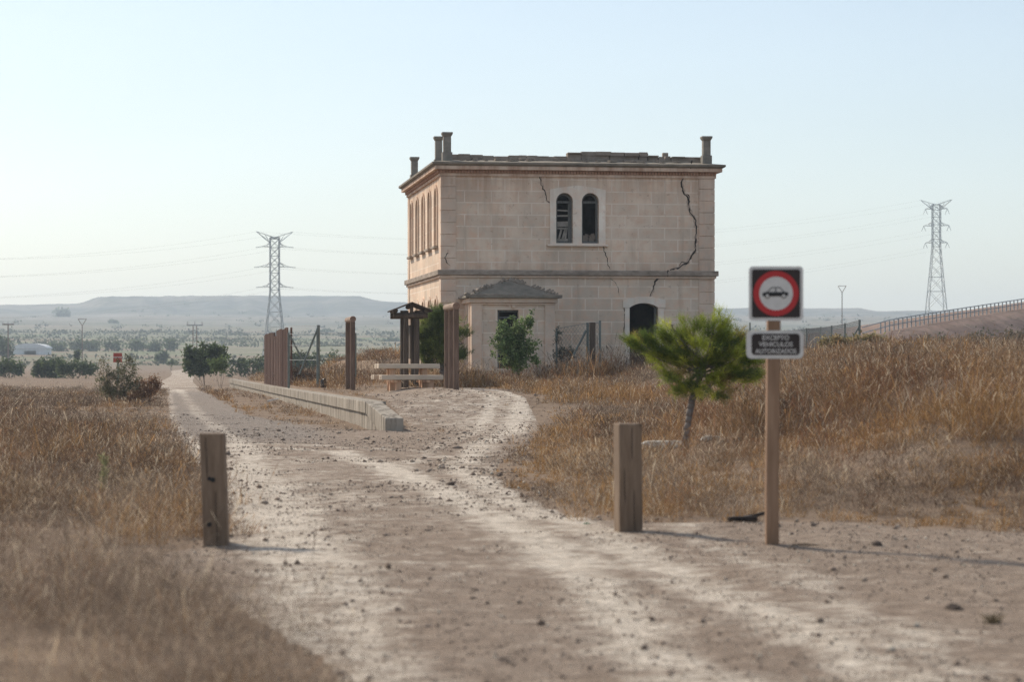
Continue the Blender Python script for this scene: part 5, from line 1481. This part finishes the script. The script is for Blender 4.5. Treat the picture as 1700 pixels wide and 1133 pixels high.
# tangled dead bushes that stand above the grass in drifts
N = 16000
Dn = (11 ** 1.5 + rng.random(N) * (112 ** 1.5 - 11 ** 1.5)) ** (1 / 1.5); un = rng.uniform(-.255, .255, N)
X = Dn * (SA + un * CA); Y = Dn * (CA - un * SA)
out = np.where(inside(X, Y, ROAD), -1, seg_dist(X, Y, ROADLINE))
ok = (out > .45) & ((X < 1) | inside(X, Y, RREG)) & (rng.random(N) < .10 + .9 * sst(.46, .60, fbm(X / 2.4, Y / 3.4, 91))) & ~((X > ax0 - .6) & (X < XR + .5) & (Y > YA - .6))
ok &= rng.random(N) > 1.2 * np.exp(-((X + .1) / 1.4) ** 2 - ((Y - 20.3) / 1.6) ** 2)
q = hit(1120, 748); ok &= ~((np.abs((X - q[0]) * CA - (Y - q[1]) * SA) < .8) & (np.hypot(X - q[0], Y - q[1]) < 5))
X, Y, Dn, out = X[ok], Y[ok], Dn[ok], out[ok]; n = len(X)
m3 = fbm(X / 5, Y / 7, 92)
kind = np.where(m3 > .52, rng.choice([1, 6, 2, 1], n), rng.choice([2, 5, 3, 2, 1, 4], n))
TWIGGY = np.ones(7)
Hb = rng.uniform(.28, .62, n) * np.where(X < 1, .8 * (1 - .45 * sst(38, 75, Dn)), 1.0)
for sel, lb in ((X < 1, 'tangled dead brown bushes standing in the grass left of the track'), (X >= 1, 'tangled dead grey and brown bushes standing on the mound')):
    tussocks(X[sel], Y[sel], Dn[sel], Hb[sel], kind[sel], np.where(Dn[sel] < 45, 150, 95), 'dead_bushes', lb)

# fields beyond: coarser tussocks
N = 9000
Dn = (140 ** .6 + rng.random(N) * (420 ** .6 - 140 ** .6)) ** (1 / .6); un = rng.uniform(-.255, .255, N)
X = Dn * (SA + un * CA); Y = Dn * (CA - un * SA)
yq = np.geomspace(180, 690, 40)
ok = (fbm(X / 9, Y / 14, 71) > .45) & ~((X > -.6) & (X < 4.8) & (Y < 185)) & (np.abs(X - np.interp(Y, yq, 1.2 + 1.8 * np.sin((yq - 180) / 150) * sst(180, 300, yq) + 9 * sst(420, 690, yq))) > 2.2)
X, Y, Dn = X[ok], Y[ok], Dn[ok]; n = len(X)
tussocks(X, Y, Dn, rng.uniform(.2, .6, n), rng.choice(len(PAL), n, p=[.25, .16, .2, .14, .1, .1, .05]), np.full(n, 7), 'dry_grass', 'dry tussocks over the far fields beside the distant track')

# scrub dotted over the far hillsides
n = 520
Dn = rng.uniform(950, 2750, n); un = rng.uniform(-.24, .24, n)
X = Dn * (SA + un * CA); Y = Dn * (CA - un * SA)
ok = fbm(X / 110, Y / 160, 81) > .47; X, Y, Dn = X[ok], Y[ok], Dn[ok]; n = len(X)
m = 14
P = np.repeat(np.stack([X, Y, ground_h(X, Y)], -1), m, 0); sz_ = np.repeat(rng.uniform(.9, 2.4, n), m)
P += rng.normal(size=P.shape) * sz_[:, None] * np.array([.9, .9, .32]); P[:, 2] += sz_ * .3
V, Q = leaf_quads(P, sz_ * .9, asp=.8)
n2 = 5200
D2 = rng.uniform(560, 1500, n2); u2 = rng.uniform(-.24, .24, n2); X2 = D2 * (SA + u2 * CA); Y2 = D2 * (CA - u2 * SA)
ok = fbm(X2 / 170, Y2 / 38, 83) > .53; X2, Y2, D2 = X2[ok], Y2[ok], D2[ok]; n2 = len(X2)
P2 = np.repeat(np.stack([X2, Y2, ground_h(X2, Y2)], -1), m, 0); z2 = np.repeat(rng.uniform(.7, 1.5, n2) * (D2 / 900) ** .5, m)
P2 += rng.normal(size=P2.shape) * z2[:, None] * np.array([1.5, 1.0, .38]); P2[:, 2] += z2 * .3
V2, Q2 = leaf_quads(P2, z2 * .9, asp=.8)
n = n + n2; V = np.concatenate([V, V2]); Q = np.arange(len(V)).reshape(-1, 4)
o = arr_mesh('scrub', V, [Q], M_LEAF, None, np.repeat(tints(n, [(.07, .08, .045), (.10, .11, .06), (.06, .07, .04)], .2), m * 4, 0))
tag(o, 'dark scrub dotted over the far hazy hillsides', 'scrub', kind='stuff')

# ------------------------------------------------------------------ haze: the air itself
hz = MB().box(-4000, 4000, -700, 4050, -8, 112)
hm = bpy.data.materials.new('haze'); hm.use_nodes = True
nt = hm.node_tree; nt.nodes.remove(nt.nodes['Principled BSDF'])
pv = nt.nodes.new('ShaderNodeVolumePrincipled')
pv.inputs['Color'].default_value = (.76, .88, 1.0, 1)
pv.inputs['Density'].default_value = .00028
pv.inputs['Anisotropy'].default_value = .25
nt.links.new(pv.outputs[0], nt.nodes['Material Output'].inputs['Volume'])
o = hz.build('haze', hm); tag(o, 'pale summer haze over the valley', 'haze', kind='stuff')
